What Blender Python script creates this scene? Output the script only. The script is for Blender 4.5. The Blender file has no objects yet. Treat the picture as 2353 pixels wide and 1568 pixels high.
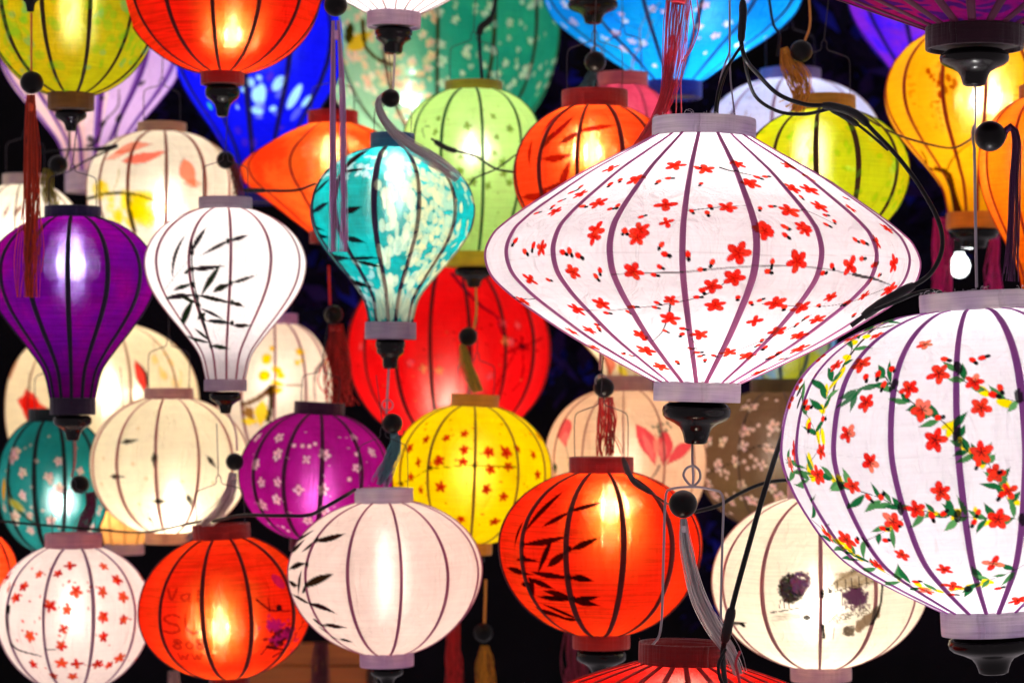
import bpy, math, random
import numpy as np
from mathutils import Vector, Matrix

# ------------------------------------------------------------------ scene, camera, world, exposure
SC = bpy.context.scene
COL = SC.collection
random.seed(7)
RNG = np.random.default_rng(11)

LENS = 85.0
PXW, PXH = 2352.0, 1568.0          # the layout unit: a 2352 x 1568 drawing of the view
KPX = 36.0 / LENS / PXW            # metres per unit and per metre of distance
EYE_ROW = 920.0                    # the row at eye level
CAMZ = 1.6

cam_data = bpy.data.cameras.new("camera")
cam = bpy.data.objects.new("camera", cam_data)
COL.objects.link(cam)
cam.location = (0, 0, CAMZ)
cam.rotation_euler = (math.radians(90), 0, 0)
cam_data.lens = LENS
cam_data.sensor_width = 36
cam_data.shift_y = (EYE_ROW - PXH / 2) / PXW
cam_data.clip_start = 0.05
cam_data.clip_end = 60
cam_data.dof.use_dof = True
cam_data.dof.focus_distance = 2.50
cam_data.dof.aperture_fstop = 6.3
cam_data.dof.aperture_blades = 0
SC.camera = cam

world = bpy.data.worlds.new("World")
SC.world = world
world.use_nodes = True
bg = world.node_tree.nodes["Background"]
bg.inputs["Color"].default_value = (0.66, 0.56, 0.60, 1)   # the glow of the lantern street all around
bg.inputs["Strength"].default_value = 0.48

SC.view_settings.view_transform = 'Standard'
SC.view_settings.look = 'None'
SC.view_settings.exposure = 0.55
SC.view_settings.gamma = 1.0
SC.render.engine = 'CYCLES'
cy = SC.cycles
cy.use_denoising = True
cy.max_bounces = 7
cy.diffuse_bounces = 4
cy.glossy_bounces = 3
cy.transmission_bounces = 5
cy.transparent_max_bounces = 8
cy.sample_clamp_indirect = 6.0
cy.caustics_reflective = False
cy.caustics_refractive = False
LIGHT_GAIN = 80.0                 # watts per square metre of lantern radius, at level 1


def S(d):
    return d * KPX


def PT(x, y, d):
    return Vector(((x - PXW / 2) * S(d), d, CAMZ - (y - EYE_ROW) * S(d)))


# ------------------------------------------------------------------ small helpers
def link(o, parent=None):
    COL.objects.link(o)
    if parent is not None:
        o.parent = parent
    return o


def tag(o, label, cat, group=None, kind=None):
    if label:
        o["label"] = label
    if cat:
        o["category"] = cat
    if group:
        o["group"] = group
    if kind:
        o["kind"] = kind
    return o


def mesh_from(name, verts, faces, smooth=True):
    me = bpy.data.meshes.new(name)
    me.from_pydata([tuple(v) for v in verts], [], faces)
    if smooth:
        me.polygons.foreach_set("use_smooth", [True] * len(me.polygons))
    me.update()
    return me


def grid_mesh(name, V, closed_u=True, smooth=True):
    """V: (rows, cols, 3) -> quad grid, wrapped in columns when closed_u."""
    R, Cn = V.shape[:2]
    idx = np.arange(R * Cn).reshape(R, Cn)
    if closed_u:
        nxt = np.roll(idx, -1, axis=1)
        a, b, c, d = idx[:-1], nxt[:-1], nxt[1:], idx[1:]
    else:
        a, b, c, d = idx[:-1, :-1], idx[:-1, 1:], idx[1:, 1:], idx[1:, :-1]
    q = np.stack([a, d, c, b], axis=-1).reshape(-1, 4)
    me = bpy.data.meshes.new(name)
    me.vertices.add(R * Cn)
    me.vertices.foreach_set("co", V.reshape(-1).astype(np.float32))
    n = len(q)
    me.loops.add(n * 4)
    me.loops.foreach_set("vertex_index", q.reshape(-1).astype(np.int32))
    me.polygons.add(n)
    me.polygons.foreach_set("loop_start", (np.arange(n) * 4).astype(np.int32))
    me.polygons.foreach_set("loop_total", np.full(n, 4, np.int32))
    me.update(calc_edges=True)
    if smooth:
        me.polygons.foreach_set("use_smooth", np.ones(n, bool))
    return me


def lathe(name, prof, seg=28, jitter=0.0):
    """prof: list of (radius, z) -> surface of revolution."""
    pr = np.array(prof, float)
    th = np.linspace(0, 2 * math.pi, seg, endpoint=False)
    r = np.maximum(pr[:, 0], 1e-5)[:, None] * np.ones(seg)[None]
    V = np.stack([r * np.sin(th)[None], -r * np.cos(th)[None], pr[:, 1][:, None] * np.ones(seg)[None]], axis=-1)
    return grid_mesh(name, V[::-1])


def spline(pts, n):
    """Catmull-Rom through the points, n samples, chord-length spaced."""
    p = np.array(pts, float)
    if len(p) == 2:
        t = np.linspace(0, 1, n)[:, None]
        return p[0] * (1 - t) + p[1] * t
    e = np.vstack([2 * p[0] - p[1], p, 2 * p[-1] - p[-2]])
    out = []
    m = 24
    for i in range(len(p) - 1):
        p0, p1, p2, p3 = e[i:i + 4]
        d1 = np.linalg.norm(p1 - p0) ** .5 + 1e-9
        d2 = np.linalg.norm(p2 - p1) ** .5 + 1e-9
        d3 = np.linalg.norm(p3 - p2) ** .5 + 1e-9
        m1 = ((p1 - p0) / d1 - (p2 - p0) / (d1 + d2) + (p2 - p1) / d2) * d2
        m2 = ((p2 - p1) / d2 - (p3 - p1) / (d2 + d3) + (p3 - p2) / d3) * d2
        t = np.linspace(0, 1, m, endpoint=False)[:, None]
        out.append((2 * t**3 - 3 * t**2 + 1) * p1 + (t**3 - 2 * t**2 + t) * m1
                   + (-2 * t**3 + 3 * t**2) * p2 + (t**3 - t**2) * m2)
    q = np.vstack(out + [p[-1:]])
    L = np.concatenate([[0], np.cumsum(np.linalg.norm(np.diff(q, axis=0), axis=1))])
    s = np.linspace(0, L[-1], n)
    return np.stack([np.interp(s, L, q[:, k]) for k in range(q.shape[1])], axis=1)


def tube_arrays(path, rad, sides=6):
    path = np.asarray(path, float)
    n = len(path)
    rad = np.broadcast_to(np.asarray(rad, float), (n,))
    T = np.gradient(path, axis=0)
    T /= np.linalg.norm(T, axis=1)[:, None] + 1e-12
    ref = np.array([0.0, 1.0, 0.0])
    A = np.cross(T, ref)
    bad = np.linalg.norm(A, axis=1) < 0.15
    A[bad] = np.cross(T[bad], np.array([1.0, 0, 0]))
    A /= np.linalg.norm(A, axis=1)[:, None]
    B = np.cross(T, A)
    th = np.linspace(0, 2 * math.pi, sides, endpoint=False)
    V = path[:, None] + rad[:, None, None] * (np.cos(th)[None, :, None] * A[:, None] + np.sin(th)[None, :, None] * B[:, None])
    return V


def tube(name, path, rad, sides=6):
    return grid_mesh(name, tube_arrays(path, rad, sides))


def join_grids(name, grids):
    vs, fs, off = [], [], 0
    for V in grids:
        R, Cn = V.shape[:2]
        idx = np.arange(R * Cn).reshape(R, Cn) + off
        nxt = np.roll(idx, -1, axis=1)
        fs.append(np.stack([idx[:-1], idx[1:], nxt[1:], nxt[:-1]], axis=-1).reshape(-1, 4))
        vs.append(V.reshape(-1, 3))
        off += R * Cn
    V = np.vstack(vs)
    q = np.vstack(fs)
    me = bpy.data.meshes.new(name)
    me.vertices.add(len(V))
    me.vertices.foreach_set("co", V.reshape(-1).astype(np.float32))
    n = len(q)
    me.loops.add(n * 4)
    me.loops.foreach_set("vertex_index", q.reshape(-1).astype(np.int32))
    me.polygons.add(n)
    me.polygons.foreach_set("loop_start", (np.arange(n) * 4).astype(np.int32))
    me.polygons.foreach_set("loop_total", np.full(n, 4, np.int32))
    me.update(calc_edges=True)
    me.polygons.foreach_set("use_smooth", np.ones(n, bool))
    return me


def obj(name, me, mat=None, parent=None):
    o = bpy.data.objects.new(name, me)
    if mat is not None and not me.materials:
        me.materials.append(mat)
    return link(o, parent)


# ------------------------------------------------------------------ materials
def new_mat(name):
    m = bpy.data.materials.new(name)
    m.use_nodes = True
    nt = m.node_tree
    nt.nodes.clear()
    return m, nt


def N(nt, typ, **kw):
    n = nt.nodes.new(typ)
    for k, v in kw.items():
        setattr(n, k, v)
    return n


MATS = {}


def cloth(col, rough=0.8, key=None, vary=0.18, scale=60.0, sheen=0.2):
    """opaque woven cloth / thread / bamboo strip"""
    k = ("cloth", tuple(col), rough, vary, scale)
    if k in MATS:
        return MATS[k]
    m, nt = new_mat(key or "cloth")
    out = N(nt, "ShaderNodeOutputMaterial")
    b = N(nt, "ShaderNodeBsdfPrincipled")
    b.inputs["Roughness"].default_value = rough
    b.inputs["Sheen Weight"].default_value = sheen
    b.inputs["Specular IOR Level"].default_value = 0.25
    tc = N(nt, "ShaderNodeTexCoord")
    no = N(nt, "ShaderNodeTexNoise")
    no.inputs["Scale"].default_value = scale
    no.inputs["Detail"].default_value = 3
    mx = N(nt, "ShaderNodeMix", data_type='RGBA')
    mx.inputs["A"].default_value = (*[c * (1 - vary) for c in col], 1)
    mx.inputs["B"].default_value = (*[min(1, c * (1 + vary)) for c in col], 1)
    bu = N(nt, "ShaderNodeBump")
    bu.inputs["Strength"].default_value = 0.25
    bu.inputs["Distance"].default_value = 0.001
    nt.links.new(tc.outputs["Object"], no.inputs["Vector"])
    nt.links.new(no.outputs["Fac"], mx.inputs["Factor"])
    nt.links.new(mx.outputs["Result"], b.inputs["Base Color"])
    nt.links.new(no.outputs["Fac"], bu.inputs["Height"])
    nt.links.new(bu.outputs["Normal"], b.inputs["Normal"])
    nt.links.new(b.outputs[0], out.inputs[0])
    MATS[k] = m
    return m


def rib_mat(col):
    """silk drawn tight over a bamboo strip: opaque, still carrying the brush strokes"""
    k = ("rib", tuple(col))
    if k in MATS:
        return MATS[k]
    m, nt = new_mat("rib_bamboo_under_silk")
    L = nt.links.new
    out = N(nt, "ShaderNodeOutputMaterial")
    b = N(nt, "ShaderNodeBsdfPrincipled")
    b.inputs["Roughness"].default_value = .7
    b.inputs["Specular IOR Level"].default_value = .2
    tc = N(nt, "ShaderNodeTexCoord")
    no = N(nt, "ShaderNodeTexNoise")
    no.inputs["Scale"].default_value = 16
    no.inputs["Detail"].default_value = 5
    mx = N(nt, "ShaderNodeMix", data_type='RGBA')
    mx.inputs["A"].default_value = (col[0] * .6, col[1] * .6, col[2] * .85, 1)
    mx.inputs["B"].default_value = (min(1, col[0] * 1.5), col[1] * 1.35, col[2] * 1.1, 1)
    at = N(nt, "ShaderNodeAttribute", attribute_name="paint")
    sc = N(nt, "ShaderNodeVectorMath", operation='SCALE')
    sc.inputs["Scale"].default_value = .6
    pm = N(nt, "ShaderNodeMix", data_type='RGBA')
    L(tc.outputs["Object"], no.inputs["Vector"])
    L(no.outputs["Fac"], mx.inputs["Factor"])
    L(at.outputs["Color"], sc.inputs[0])
    L(at.outputs["Alpha"], pm.inputs["Factor"])
    L(mx.outputs["Result"], pm.inputs["A"])
    L(sc.outputs["Vector"], pm.inputs["B"])
    L(pm.outputs["Result"], b.inputs["Base Color"])
    L(b.outputs[0], out.inputs[0])
    MATS[k] = m
    return m


def collar_mat(col):
    """cloth band wound round a ring: fine wound threads, uneven dye, a few puckers"""
    k = ("collar", tuple(col))
    if k in MATS:
        return MATS[k]
    m, nt = new_mat("collar_cloth")
    L = nt.links.new
    out = N(nt, "ShaderNodeOutputMaterial")
    b = N(nt, "ShaderNodeBsdfPrincipled")
    b.inputs["Roughness"].default_value = .85
    b.inputs["Sheen Weight"].default_value = .25
    b.inputs["Specular IOR Level"].default_value = .2
    tc = N(nt, "ShaderNodeTexCoord")
    n1 = N(nt, "ShaderNodeTexNoise")
    n1.inputs["Scale"].default_value = 17
    n1.inputs["Detail"].default_value = 2
    mr = N(nt, "ShaderNodeMapRange")
    mr.inputs["From Min"].default_value = .35
    mr.inputs["From Max"].default_value = .65
    mx = N(nt, "ShaderNodeMix", data_type='RGBA')
    mx.inputs["A"].default_value = (col[0] * .62, col[1] * .5, min(1, col[2] * .78), 1)  # purple cast of the neighbouring lanterns' light, mixed into the cloth colour
    mx.inputs["B"].default_value = (min(1, col[0] * 1.12), min(1, col[1] * 1.1), min(1, col[2] * 1.05), 1)
    mp = N(nt, "ShaderNodeMapping")
    mp.inputs["Scale"].default_value = (16, 16, 500)
    n2 = N(nt, "ShaderNodeTexNoise")
    n2.inputs["Scale"].default_value = 1
    n2.inputs["Detail"].default_value = 3
    mp3 = N(nt, "ShaderNodeMapping")
    mp3.inputs["Scale"].default_value = (160, 160, 12)
    n3 = N(nt, "ShaderNodeTexNoise")
    n3.inputs["Scale"].default_value = 1
    s2 = N(nt, "ShaderNodeMapRange")
    s2.inputs["To Min"].default_value = .6
    s2.inputs["To Max"].default_value = 1.12
    ms = N(nt, "ShaderNodeVectorMath", operation='SCALE')
    ad = N(nt, "ShaderNodeMath", operation='ADD')
    bu = N(nt, "ShaderNodeBump")
    bu.inputs["Strength"].default_value = .7
    bu.inputs["Distance"].default_value = .0025
    L(tc.outputs["Object"], n1.inputs["Vector"])
    L(n1.outputs["Fac"], mr.inputs["Value"])
    L(mr.outputs["Result"], mx.inputs["Factor"])
    L(tc.outputs["Object"], mp.inputs["Vector"])
    L(mp.outputs["Vector"], n2.inputs["Vector"])
    L(tc.outputs["Object"], mp3.inputs["Vector"])
    L(mp3.outputs["Vector"], n3.inputs["Vector"])
    L(n2.outputs["Fac"], s2.inputs["Value"])
    L(mx.outputs["Result"], ms.inputs[0])
    L(s2.outputs["Result"], ms.inputs["Scale"])
    L(ms.outputs["Vector"], b.inputs["Base Color"])
    L(n2.outputs["Fac"], ad.inputs[0])
    L(n3.outputs["Fac"], ad.inputs[1])
    L(ad.outputs[0], bu.inputs["Height"])
    L(bu.outputs["Normal"], b.inputs["Normal"])
    L(b.outputs[0], out.inputs[0])
    MATS[k] = m
    return m


def thread(col):
    """silk tassel thread: each strand its own tone, some light passes through the bundle"""
    k = ("thread", tuple(col))
    if k in MATS:
        return MATS[k]
    m, nt = new_mat("tassel_thread")
    L = nt.links.new
    out = N(nt, "ShaderNodeOutputMaterial")
    ge = N(nt, "ShaderNodeNewGeometry")
    mx = N(nt, "ShaderNodeMix", data_type='RGBA')
    mx.inputs["A"].default_value = (*[c * .5 for c in col], 1)
    mx.inputs["B"].default_value = (*[min(.97, c * 1.3 + .012) for c in col], 1)
    L(ge.outputs["Random Per Island"], mx.inputs["Factor"])
    b = N(nt, "ShaderNodeBsdfPrincipled")
    b.inputs["Roughness"].default_value = .4
    b.inputs["Sheen Weight"].default_value = .2
    tr = N(nt, "ShaderNodeBsdfTranslucent")
    ms = N(nt, "ShaderNodeMixShader")
    ms.inputs[0].default_value = .62
    L(mx.outputs["Result"], b.inputs["Base Color"])
    L(mx.outputs["Result"], tr.inputs["Color"])
    L(b.outputs[0], ms.inputs[1])
    L(tr.outputs[0], ms.inputs[2])
    L(ms.outputs[0], out.inputs[0])
    MATS[k] = m
    return m


def gloss(col, rough=0.12, key="lacquer", metallic=0.0, coat=0.6, spec=.16):
    k = ("gloss", tuple(col), rough, metallic)
    if k in MATS:
        return MATS[k]
    m, nt = new_mat(key)
    out = N(nt, "ShaderNodeOutputMaterial")
    b = N(nt, "ShaderNodeBsdfPrincipled")
    b.inputs["Base Color"].default_value = (*col, 1)
    b.inputs["Metallic"].default_value = metallic
    b.inputs["Specular IOR Level"].default_value = spec
    b.inputs["Coat Weight"].default_value = coat
    b.inputs["Coat Roughness"].default_value = 0.08
    tc = N(nt, "ShaderNodeTexCoord")
    no = N(nt, "ShaderNodeTexNoise")
    no.inputs["Scale"].default_value = 45
    no.inputs["Detail"].default_value = 4
    mr = N(nt, "ShaderNodeMapRange")
    mr.inputs["To Min"].default_value = rough * 0.6
    mr.inputs["To Max"].default_value = rough * 1.9
    bu = N(nt, "ShaderNodeBump")
    bu.inputs["Strength"].default_value = 0.12
    bu.inputs["Distance"].default_value = 0.002
    nt.links.new(tc.outputs["Object"], no.inputs["Vector"])
    nt.links.new(no.outputs["Fac"], mr.inputs["Value"])
    nt.links.new(mr.outputs["Result"], b.inputs["Roughness"])
    nt.links.new(no.outputs["Fac"], bu.inputs["Height"])
    nt.links.new(bu.outputs["Normal"], b.inputs["Normal"])
    nt.links.new(b.outputs[0], out.inputs[0])
    MATS[k] = m
    return m


def glow_mat(col, strength, key="bulb_glass"):
    k = ("glow", tuple(col), strength)
    if k in MATS:
        return MATS[k]
    m, nt = new_mat(key)
    out = N(nt, "ShaderNodeOutputMaterial")
    e = N(nt, "ShaderNodeEmission")
    e.inputs["Color"].default_value = (*col, 1)
    e.inputs["Strength"].default_value = strength
    nt.links.new(e.outputs[0], out.inputs[0])
    MATS[k] = m
    return m


def silk(name, col, col2=None, scale=9.0, lo=0.42, hi=0.58, glow=0.08, clear=0.0, glow_col=None,
         slub=0.10, diff=0.36, brocade=None, streak=0.9, spread=0.72, mottle=0.14):
    """thin dyed silk: scatters light through, a little shines straight through, painted over by the 'paint' attribute"""
    m, nt = new_mat(name)
    L = nt.links.new
    out = N(nt, "ShaderNodeOutputMaterial")
    tc = N(nt, "ShaderNodeTexCoord")
    # dye
    base = N(nt, "ShaderNodeMix", data_type='RGBA')
    base.inputs["A"].default_value = (*col, 1)
    base.inputs["B"].default_value = (*(col2 or col), 1)
    if col2:
        no = N(nt, "ShaderNodeTexNoise")
        no.inputs["Scale"].default_value = scale
        no.inputs["Detail"].default_value = 5
        no.inputs["Roughness"].default_value = 0.62
        mr = N(nt, "ShaderNodeMapRange")
        mr.inputs["From Min"].default_value = lo
        mr.inputs["From Max"].default_value = hi
        L(tc.outputs["Object"], no.inputs["Vector"])
        L(no.outputs["Fac"], mr.inputs["Value"])
        L(mr.outputs["Result"], base.inputs["Factor"])
    else:
        base.inputs["Factor"].default_value = 0
    colour = base.outputs["Result"]
    if brocade:
        vo = N(nt, "ShaderNodeTexVoronoi")
        vo.feature = 'DISTANCE_TO_EDGE'
        vo.inputs["Scale"].default_value = 26
        wv = N(nt, "ShaderNodeTexWave")
        wv.wave_type = 'RINGS'
        wv.inputs["Scale"].default_value = 22
        wv.inputs["Distortion"].default_value = 14
        wv.inputs["Detail"].default_value = 2
        mu = N(nt, "ShaderNodeMath", operation='MULTIPLY')
        m3 = N(nt, "ShaderNodeMapRange")
        m3.inputs["From Min"].default_value = 0.02
        m3.inputs["From Max"].default_value = 0.10
        bm = N(nt, "ShaderNodeMix", data_type='RGBA')
        bm.inputs["B"].default_value = (*brocade, 1)
        L(tc.outputs["Object"], vo.inputs["Vector"])
        L(tc.outputs["Object"], wv.inputs["Vector"])
        L(vo.outputs["Distance"], mu.inputs[0])
        L(wv.outputs["Fac"], mu.inputs[1])
        L(mu.outputs[0], m3.inputs["Value"])
        L(m3.outputs["Result"], bm.inputs["Factor"])
        L(colour, bm.inputs["A"])
        colour = bm.outputs["Result"]
    # slubs of the horizontal weave
    mp = N(nt, "ShaderNodeMapping")
    mp.inputs["Scale"].default_value = (14, 14, 420)
    ns = N(nt, "ShaderNodeTexNoise")
    ns.inputs["Scale"].default_value = 1.0
    ns.inputs["Detail"].default_value = 3
    sr = N(nt, "ShaderNodeMapRange")
    sr.inputs["From Min"].default_value = 0.34
    sr.inputs["From Max"].default_value = 0.64
    sr.inputs["To Min"].default_value = 1 - slub
    sr.inputs["To Max"].default_value = 1.0
    sm = N(nt, "ShaderNodeVectorMath", operation='SCALE')
    L(tc.outputs["Object"], mp.inputs["Vector"])
    L(mp.outputs["Vector"], ns.inputs["Vector"])
    L(ns.outputs["Fac"], sr.inputs["Value"])
    L(colour, sm.inputs[0])
    L(sr.outputs["Result"], sm.inputs["Scale"])
    colour = sm.outputs["Vector"]
    nm = N(nt, "ShaderNodeTexNoise")
    nm.inputs["Scale"].default_value = 17
    nm.inputs["Detail"].default_value = 7
    nm.inputs["Roughness"].default_value = .65
    mm = N(nt, "ShaderNodeMapRange")
    mm.inputs["From Min"].default_value = .3
    mm.inputs["From Max"].default_value = .6
    mm.inputs["To Min"].default_value = 1 - mottle
    mm.inputs["To Max"].default_value = 1.0
    vm = N(nt, "ShaderNodeVectorMath", operation='SCALE')
    L(tc.outputs["Object"], nm.inputs["Vector"])
    L(nm.outputs["Fac"], mm.inputs["Value"])
    L(colour, vm.inputs[0])
    L(mm.outputs["Result"], vm.inputs["Scale"])
    colour = vm.outputs["Vector"]
    # hand painting
    at = N(nt, "ShaderNodeAttribute", attribute_name="paint")
    pm = N(nt, "ShaderNodeMix", data_type='RGBA')
    L(at.outputs["Alpha"], pm.inputs["Factor"])
    L(colour, pm.inputs["A"])
    L(at.outputs["Color"], pm.inputs["B"])
    colour = pm.outputs["Result"]
    # soft creases
    nb = N(nt, "ShaderNodeTexNoise")
    nb.inputs["Scale"].default_value = 22
    nb.inputs["Detail"].default_value = 4
    bu = N(nt, "ShaderNodeBump")
    bu.inputs["Strength"].default_value = 0.9
    bu.inputs["Distance"].default_value = 0.010
    L(tc.outputs["Object"], nb.inputs["Vector"])
    wmp = N(nt, "ShaderNodeMapping")
    wmp.inputs["Scale"].default_value = (55, 55, 9)
    wno = N(nt, "ShaderNodeTexNoise")
    wno.inputs["Scale"].default_value = 1
    wno.inputs["Detail"].default_value = 3
    wno.inputs["Distortion"].default_value = .8
    wad = N(nt, "ShaderNodeMath", operation='ADD')
    L(tc.outputs["Object"], wmp.inputs["Vector"])
    L(wmp.outputs["Vector"], wno.inputs["Vector"])
    L(nb.outputs["Fac"], wad.inputs[0])
    L(wno.outputs["Fac"], wad.inputs[1])
    L(wad.outputs[0], bu.inputs["Height"])
    tr = N(nt, "ShaderNodeBsdfTranslucent")
    df = N(nt, "ShaderNodeBsdfDiffuse")
    L(colour, tr.inputs["Color"])
    L(colour, df.inputs["Color"])
    L(bu.outputs["Normal"], tr.inputs["Normal"])
    L(bu.outputs["Normal"], df.inputs["Normal"])
    m1 = N(nt, "ShaderNodeMixShader")
    m1.inputs[0].default_value = diff
    L(tr.outputs[0], m1.inputs[1])
    L(df.outputs[0], m1.inputs[2])
    cur = m1.outputs[0]
    if glow > 0:
        # light spread by the fine horizontal threads: micro normals tilted up and down
        ge = N(nt, "ShaderNodeNewGeometry")
        wn = N(nt, "ShaderNodeTexWhiteNoise", noise_dimensions='3D')
        sb = N(nt, "ShaderNodeMath", operation='SUBTRACT')
        sb.inputs[1].default_value = 0.5
        ml = N(nt, "ShaderNodeMath", operation='MULTIPLY')
        ml.inputs[1].default_value = streak * 2
        cb = N(nt, "ShaderNodeCombineXYZ")
        ad = N(nt, "ShaderNodeVectorMath", operation='ADD')
        nn = N(nt, "ShaderNodeVectorMath", operation='NORMALIZE')
        L(ge.outputs["Position"], wn.inputs["Vector"])
        sx = N(nt, "ShaderNodeSeparateXYZ")
        av = N(nt, "ShaderNodeMath", operation='ADD')
        a2 = N(nt, "ShaderNodeMath", operation='ADD')
        dv = N(nt, "ShaderNodeMath", operation='DIVIDE')
        dv.inputs[1].default_value = 3.0
        L(wn.outputs["Color"], sx.inputs[0])
        L(sx.outputs[0], av.inputs[0])
        L(sx.outputs[1], av.inputs[1])
        L(av.outputs[0], a2.inputs[0])
        L(sx.outputs[2], a2.inputs[1])
        L(a2.outputs[0], dv.inputs[0])
        L(dv.outputs[0], sb.inputs[0])
        ab = N(nt, "ShaderNodeMath", operation='ABSOLUTE')
        dn = N(nt, "ShaderNodeMath", operation='MULTIPLY_ADD')
        dn.inputs[1].default_value = -2.0
        dn.inputs[2].default_value = 1.02
        qq = N(nt, "ShaderNodeMath", operation='DIVIDE')
        L(sb.outputs[0], ab.inputs[0])
        L(ab.outputs[0], dn.inputs[0])
        L(sb.outputs[0], qq.inputs[0])
        L(dn.outputs[0], qq.inputs[1])
        L(qq.outputs[0], ml.inputs[0])
        L(ml.outputs[0], cb.inputs["Z"])
        L(ge.outputs["Normal"], ad.inputs[0])
        L(cb.outputs[0], ad.inputs[1])
        L(ad.outputs[0], nn.inputs[0])
        rf = N(nt, "ShaderNodeBsdfRefraction")
        rf.inputs["Roughness"].default_value = spread
        rf.inputs["IOR"].default_value = 1.4
        gc = N(nt, "ShaderNodeMix", data_type='RGBA')
        gf = N(nt, "ShaderNodeMapRange")
        gf.inputs["To Min"].default_value = 0.5
        gf.inputs["To Max"].default_value = 0.0
        L(at.outputs["Alpha"], gf.inputs["Value"])
        L(gf.outputs["Result"], gc.inputs["Factor"])
        gc.inputs["B"].default_value = (*(glow_col or (1, 0.9, 0.8)), 1)
        L(colour, gc.inputs["A"])
        L(gc.outputs["Result"], rf.inputs["Color"])
        L(nn.outputs[0], rf.inputs["Normal"])
        m2 = N(nt, "ShaderNodeMixShader")
        hf = N(nt, "ShaderNodeMapRange")
        hf.inputs["To Min"].default_value = glow
        hf.inputs["To Max"].default_value = glow * .25
        L(at.outputs["Alpha"], hf.inputs["Value"])
        L(hf.outputs["Result"], m2.inputs[0])
        L(cur, m2.inputs[1])
        L(rf.outputs[0], m2.inputs[2])
        cur = m2.outputs[0]
    if clear > 0:
        # the bulb seen through the weave: warp and weft smear its image up/down and sideways
        g2 = N(nt, "ShaderNodeNewGeometry")
        w2 = N(nt, "ShaderNodeTexWhiteNoise", noise_dimensions='3D')
        x2 = N(nt, "ShaderNodeSeparateXYZ")
        L(g2.outputs["Position"], w2.inputs["Vector"])
        L(w2.outputs["Color"], x2.inputs[0])
        pk = N(nt, "ShaderNodeMath", operation='GREATER_THAN')
        pk.inputs[1].default_value = .55
        L(x2.outputs[0], pk.inputs[0])
        su = N(nt, "ShaderNodeMath", operation='SUBTRACT')
        su.inputs[1].default_value = .5
        L(x2.outputs[1], su.inputs[0])
        a3 = N(nt, "ShaderNodeMath", operation='ABSOLUTE')
        d3 = N(nt, "ShaderNodeMath", operation='MULTIPLY_ADD')
        d3.inputs[1].default_value = -2.0
        d3.inputs[2].default_value = 1.03
        q3 = N(nt, "ShaderNodeMath", operation='DIVIDE')
        L(su.outputs[0], a3.inputs[0])
        L(a3.outputs[0], d3.inputs[0])
        L(su.outputs[0], q3.inputs[0])
        L(d3.outputs[0], q3.inputs[1])
        sc3 = N(nt, "ShaderNodeMath", operation='MULTIPLY')
        sc3.inputs[1].default_value = .34
        L(q3.outputs[0], sc3.inputs[0])
        zc3 = N(nt, "ShaderNodeCombineXYZ")
        zc3.inputs["Z"].default_value = 1
        cr3 = N(nt, "ShaderNodeVectorMath", operation='CROSS_PRODUCT')
        L(g2.outputs["Normal"], cr3.inputs[0])
        L(zc3.outputs[0], cr3.inputs[1])
        mv = N(nt, "ShaderNodeMix", data_type='VECTOR')
        L(pk.outputs[0], mv.inputs["Factor"])
        L(zc3.outputs[0], mv.inputs["A"])
        L(cr3.outputs["Vector"], mv.inputs["B"])
        sv = N(nt, "ShaderNodeVectorMath", operation='SCALE')
        L(mv.outputs["Result"], sv.inputs[0])
        L(sc3.outputs[0], sv.inputs["Scale"])
        av3 = N(nt, "ShaderNodeVectorMath", operation='ADD')
        nv3 = N(nt, "ShaderNodeVectorMath", operation='NORMALIZE')
        L(g2.outputs["Normal"], av3.inputs[0])
        L(sv.outputs["Vector"], av3.inputs[1])
        L(av3.outputs["Vector"], nv3.inputs[0])
        tp = N(nt, "ShaderNodeBsdfRefraction")
        tp.inputs["Roughness"].default_value = .20
        tp.inputs["IOR"].default_value = 1.3
        tp.inputs["Color"].default_value = (*[.75 * c + .25 for c in (glow_col or (1, 0.95, 0.9))], 1)
        L(nv3.outputs["Vector"], tp.inputs["Normal"])
        m4 = N(nt, "ShaderNodeMixShader")
        cf = N(nt, "ShaderNodeMapRange")
        cf.inputs["To Min"].default_value = clear
        cf.inputs["To Max"].default_value = 0.0
        L(at.outputs["Alpha"], cf.inputs["Value"])
        L(cf.outputs["Result"], m4.inputs[0])
        L(cur, m4.inputs[1])
        L(tp.outputs[0], m4.inputs[2])
        cur = m4.outputs[0]
    L(cur, out.inputs[0])
    return m


BLACK = gloss((0.002, 0.0015, 0.002), 0.17, "black_lacquer", coat=0.0, spec=.2)
BEAD = gloss((0.002, 0.0015, 0.002), 0.26, "black_bead_lacquer", coat=0.0, spec=.13)
CABLE = gloss((0.004, 0.004, 0.006), 0.35, "black_cable_rubber", coat=0.0)
STEEL = gloss((0.25, 0.22, 0.26), 0.32, "dull_steel_wire", metallic=0.9, coat=0.0)
HANGER = gloss((0.05, 0.04, 0.05), 0.4, "dark_hanger_wire", metallic=.7, coat=0.0)
TAPE = gloss((0.012, 0.012, 0.014), 0.4, "black_tape", coat=0.0)

# linear paint colours
RED = (0.80, 0.015, 0.006)
RED2 = (0.84, 0.035, 0.012)
INK = (0.006, 0.006, 0.008)
GREEN = (0.01, 0.13, 0.035)
GREEN2 = (0.06, 0.24, 0.07)
YELLOW = (0.95, 0.78, 0.0)


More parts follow.
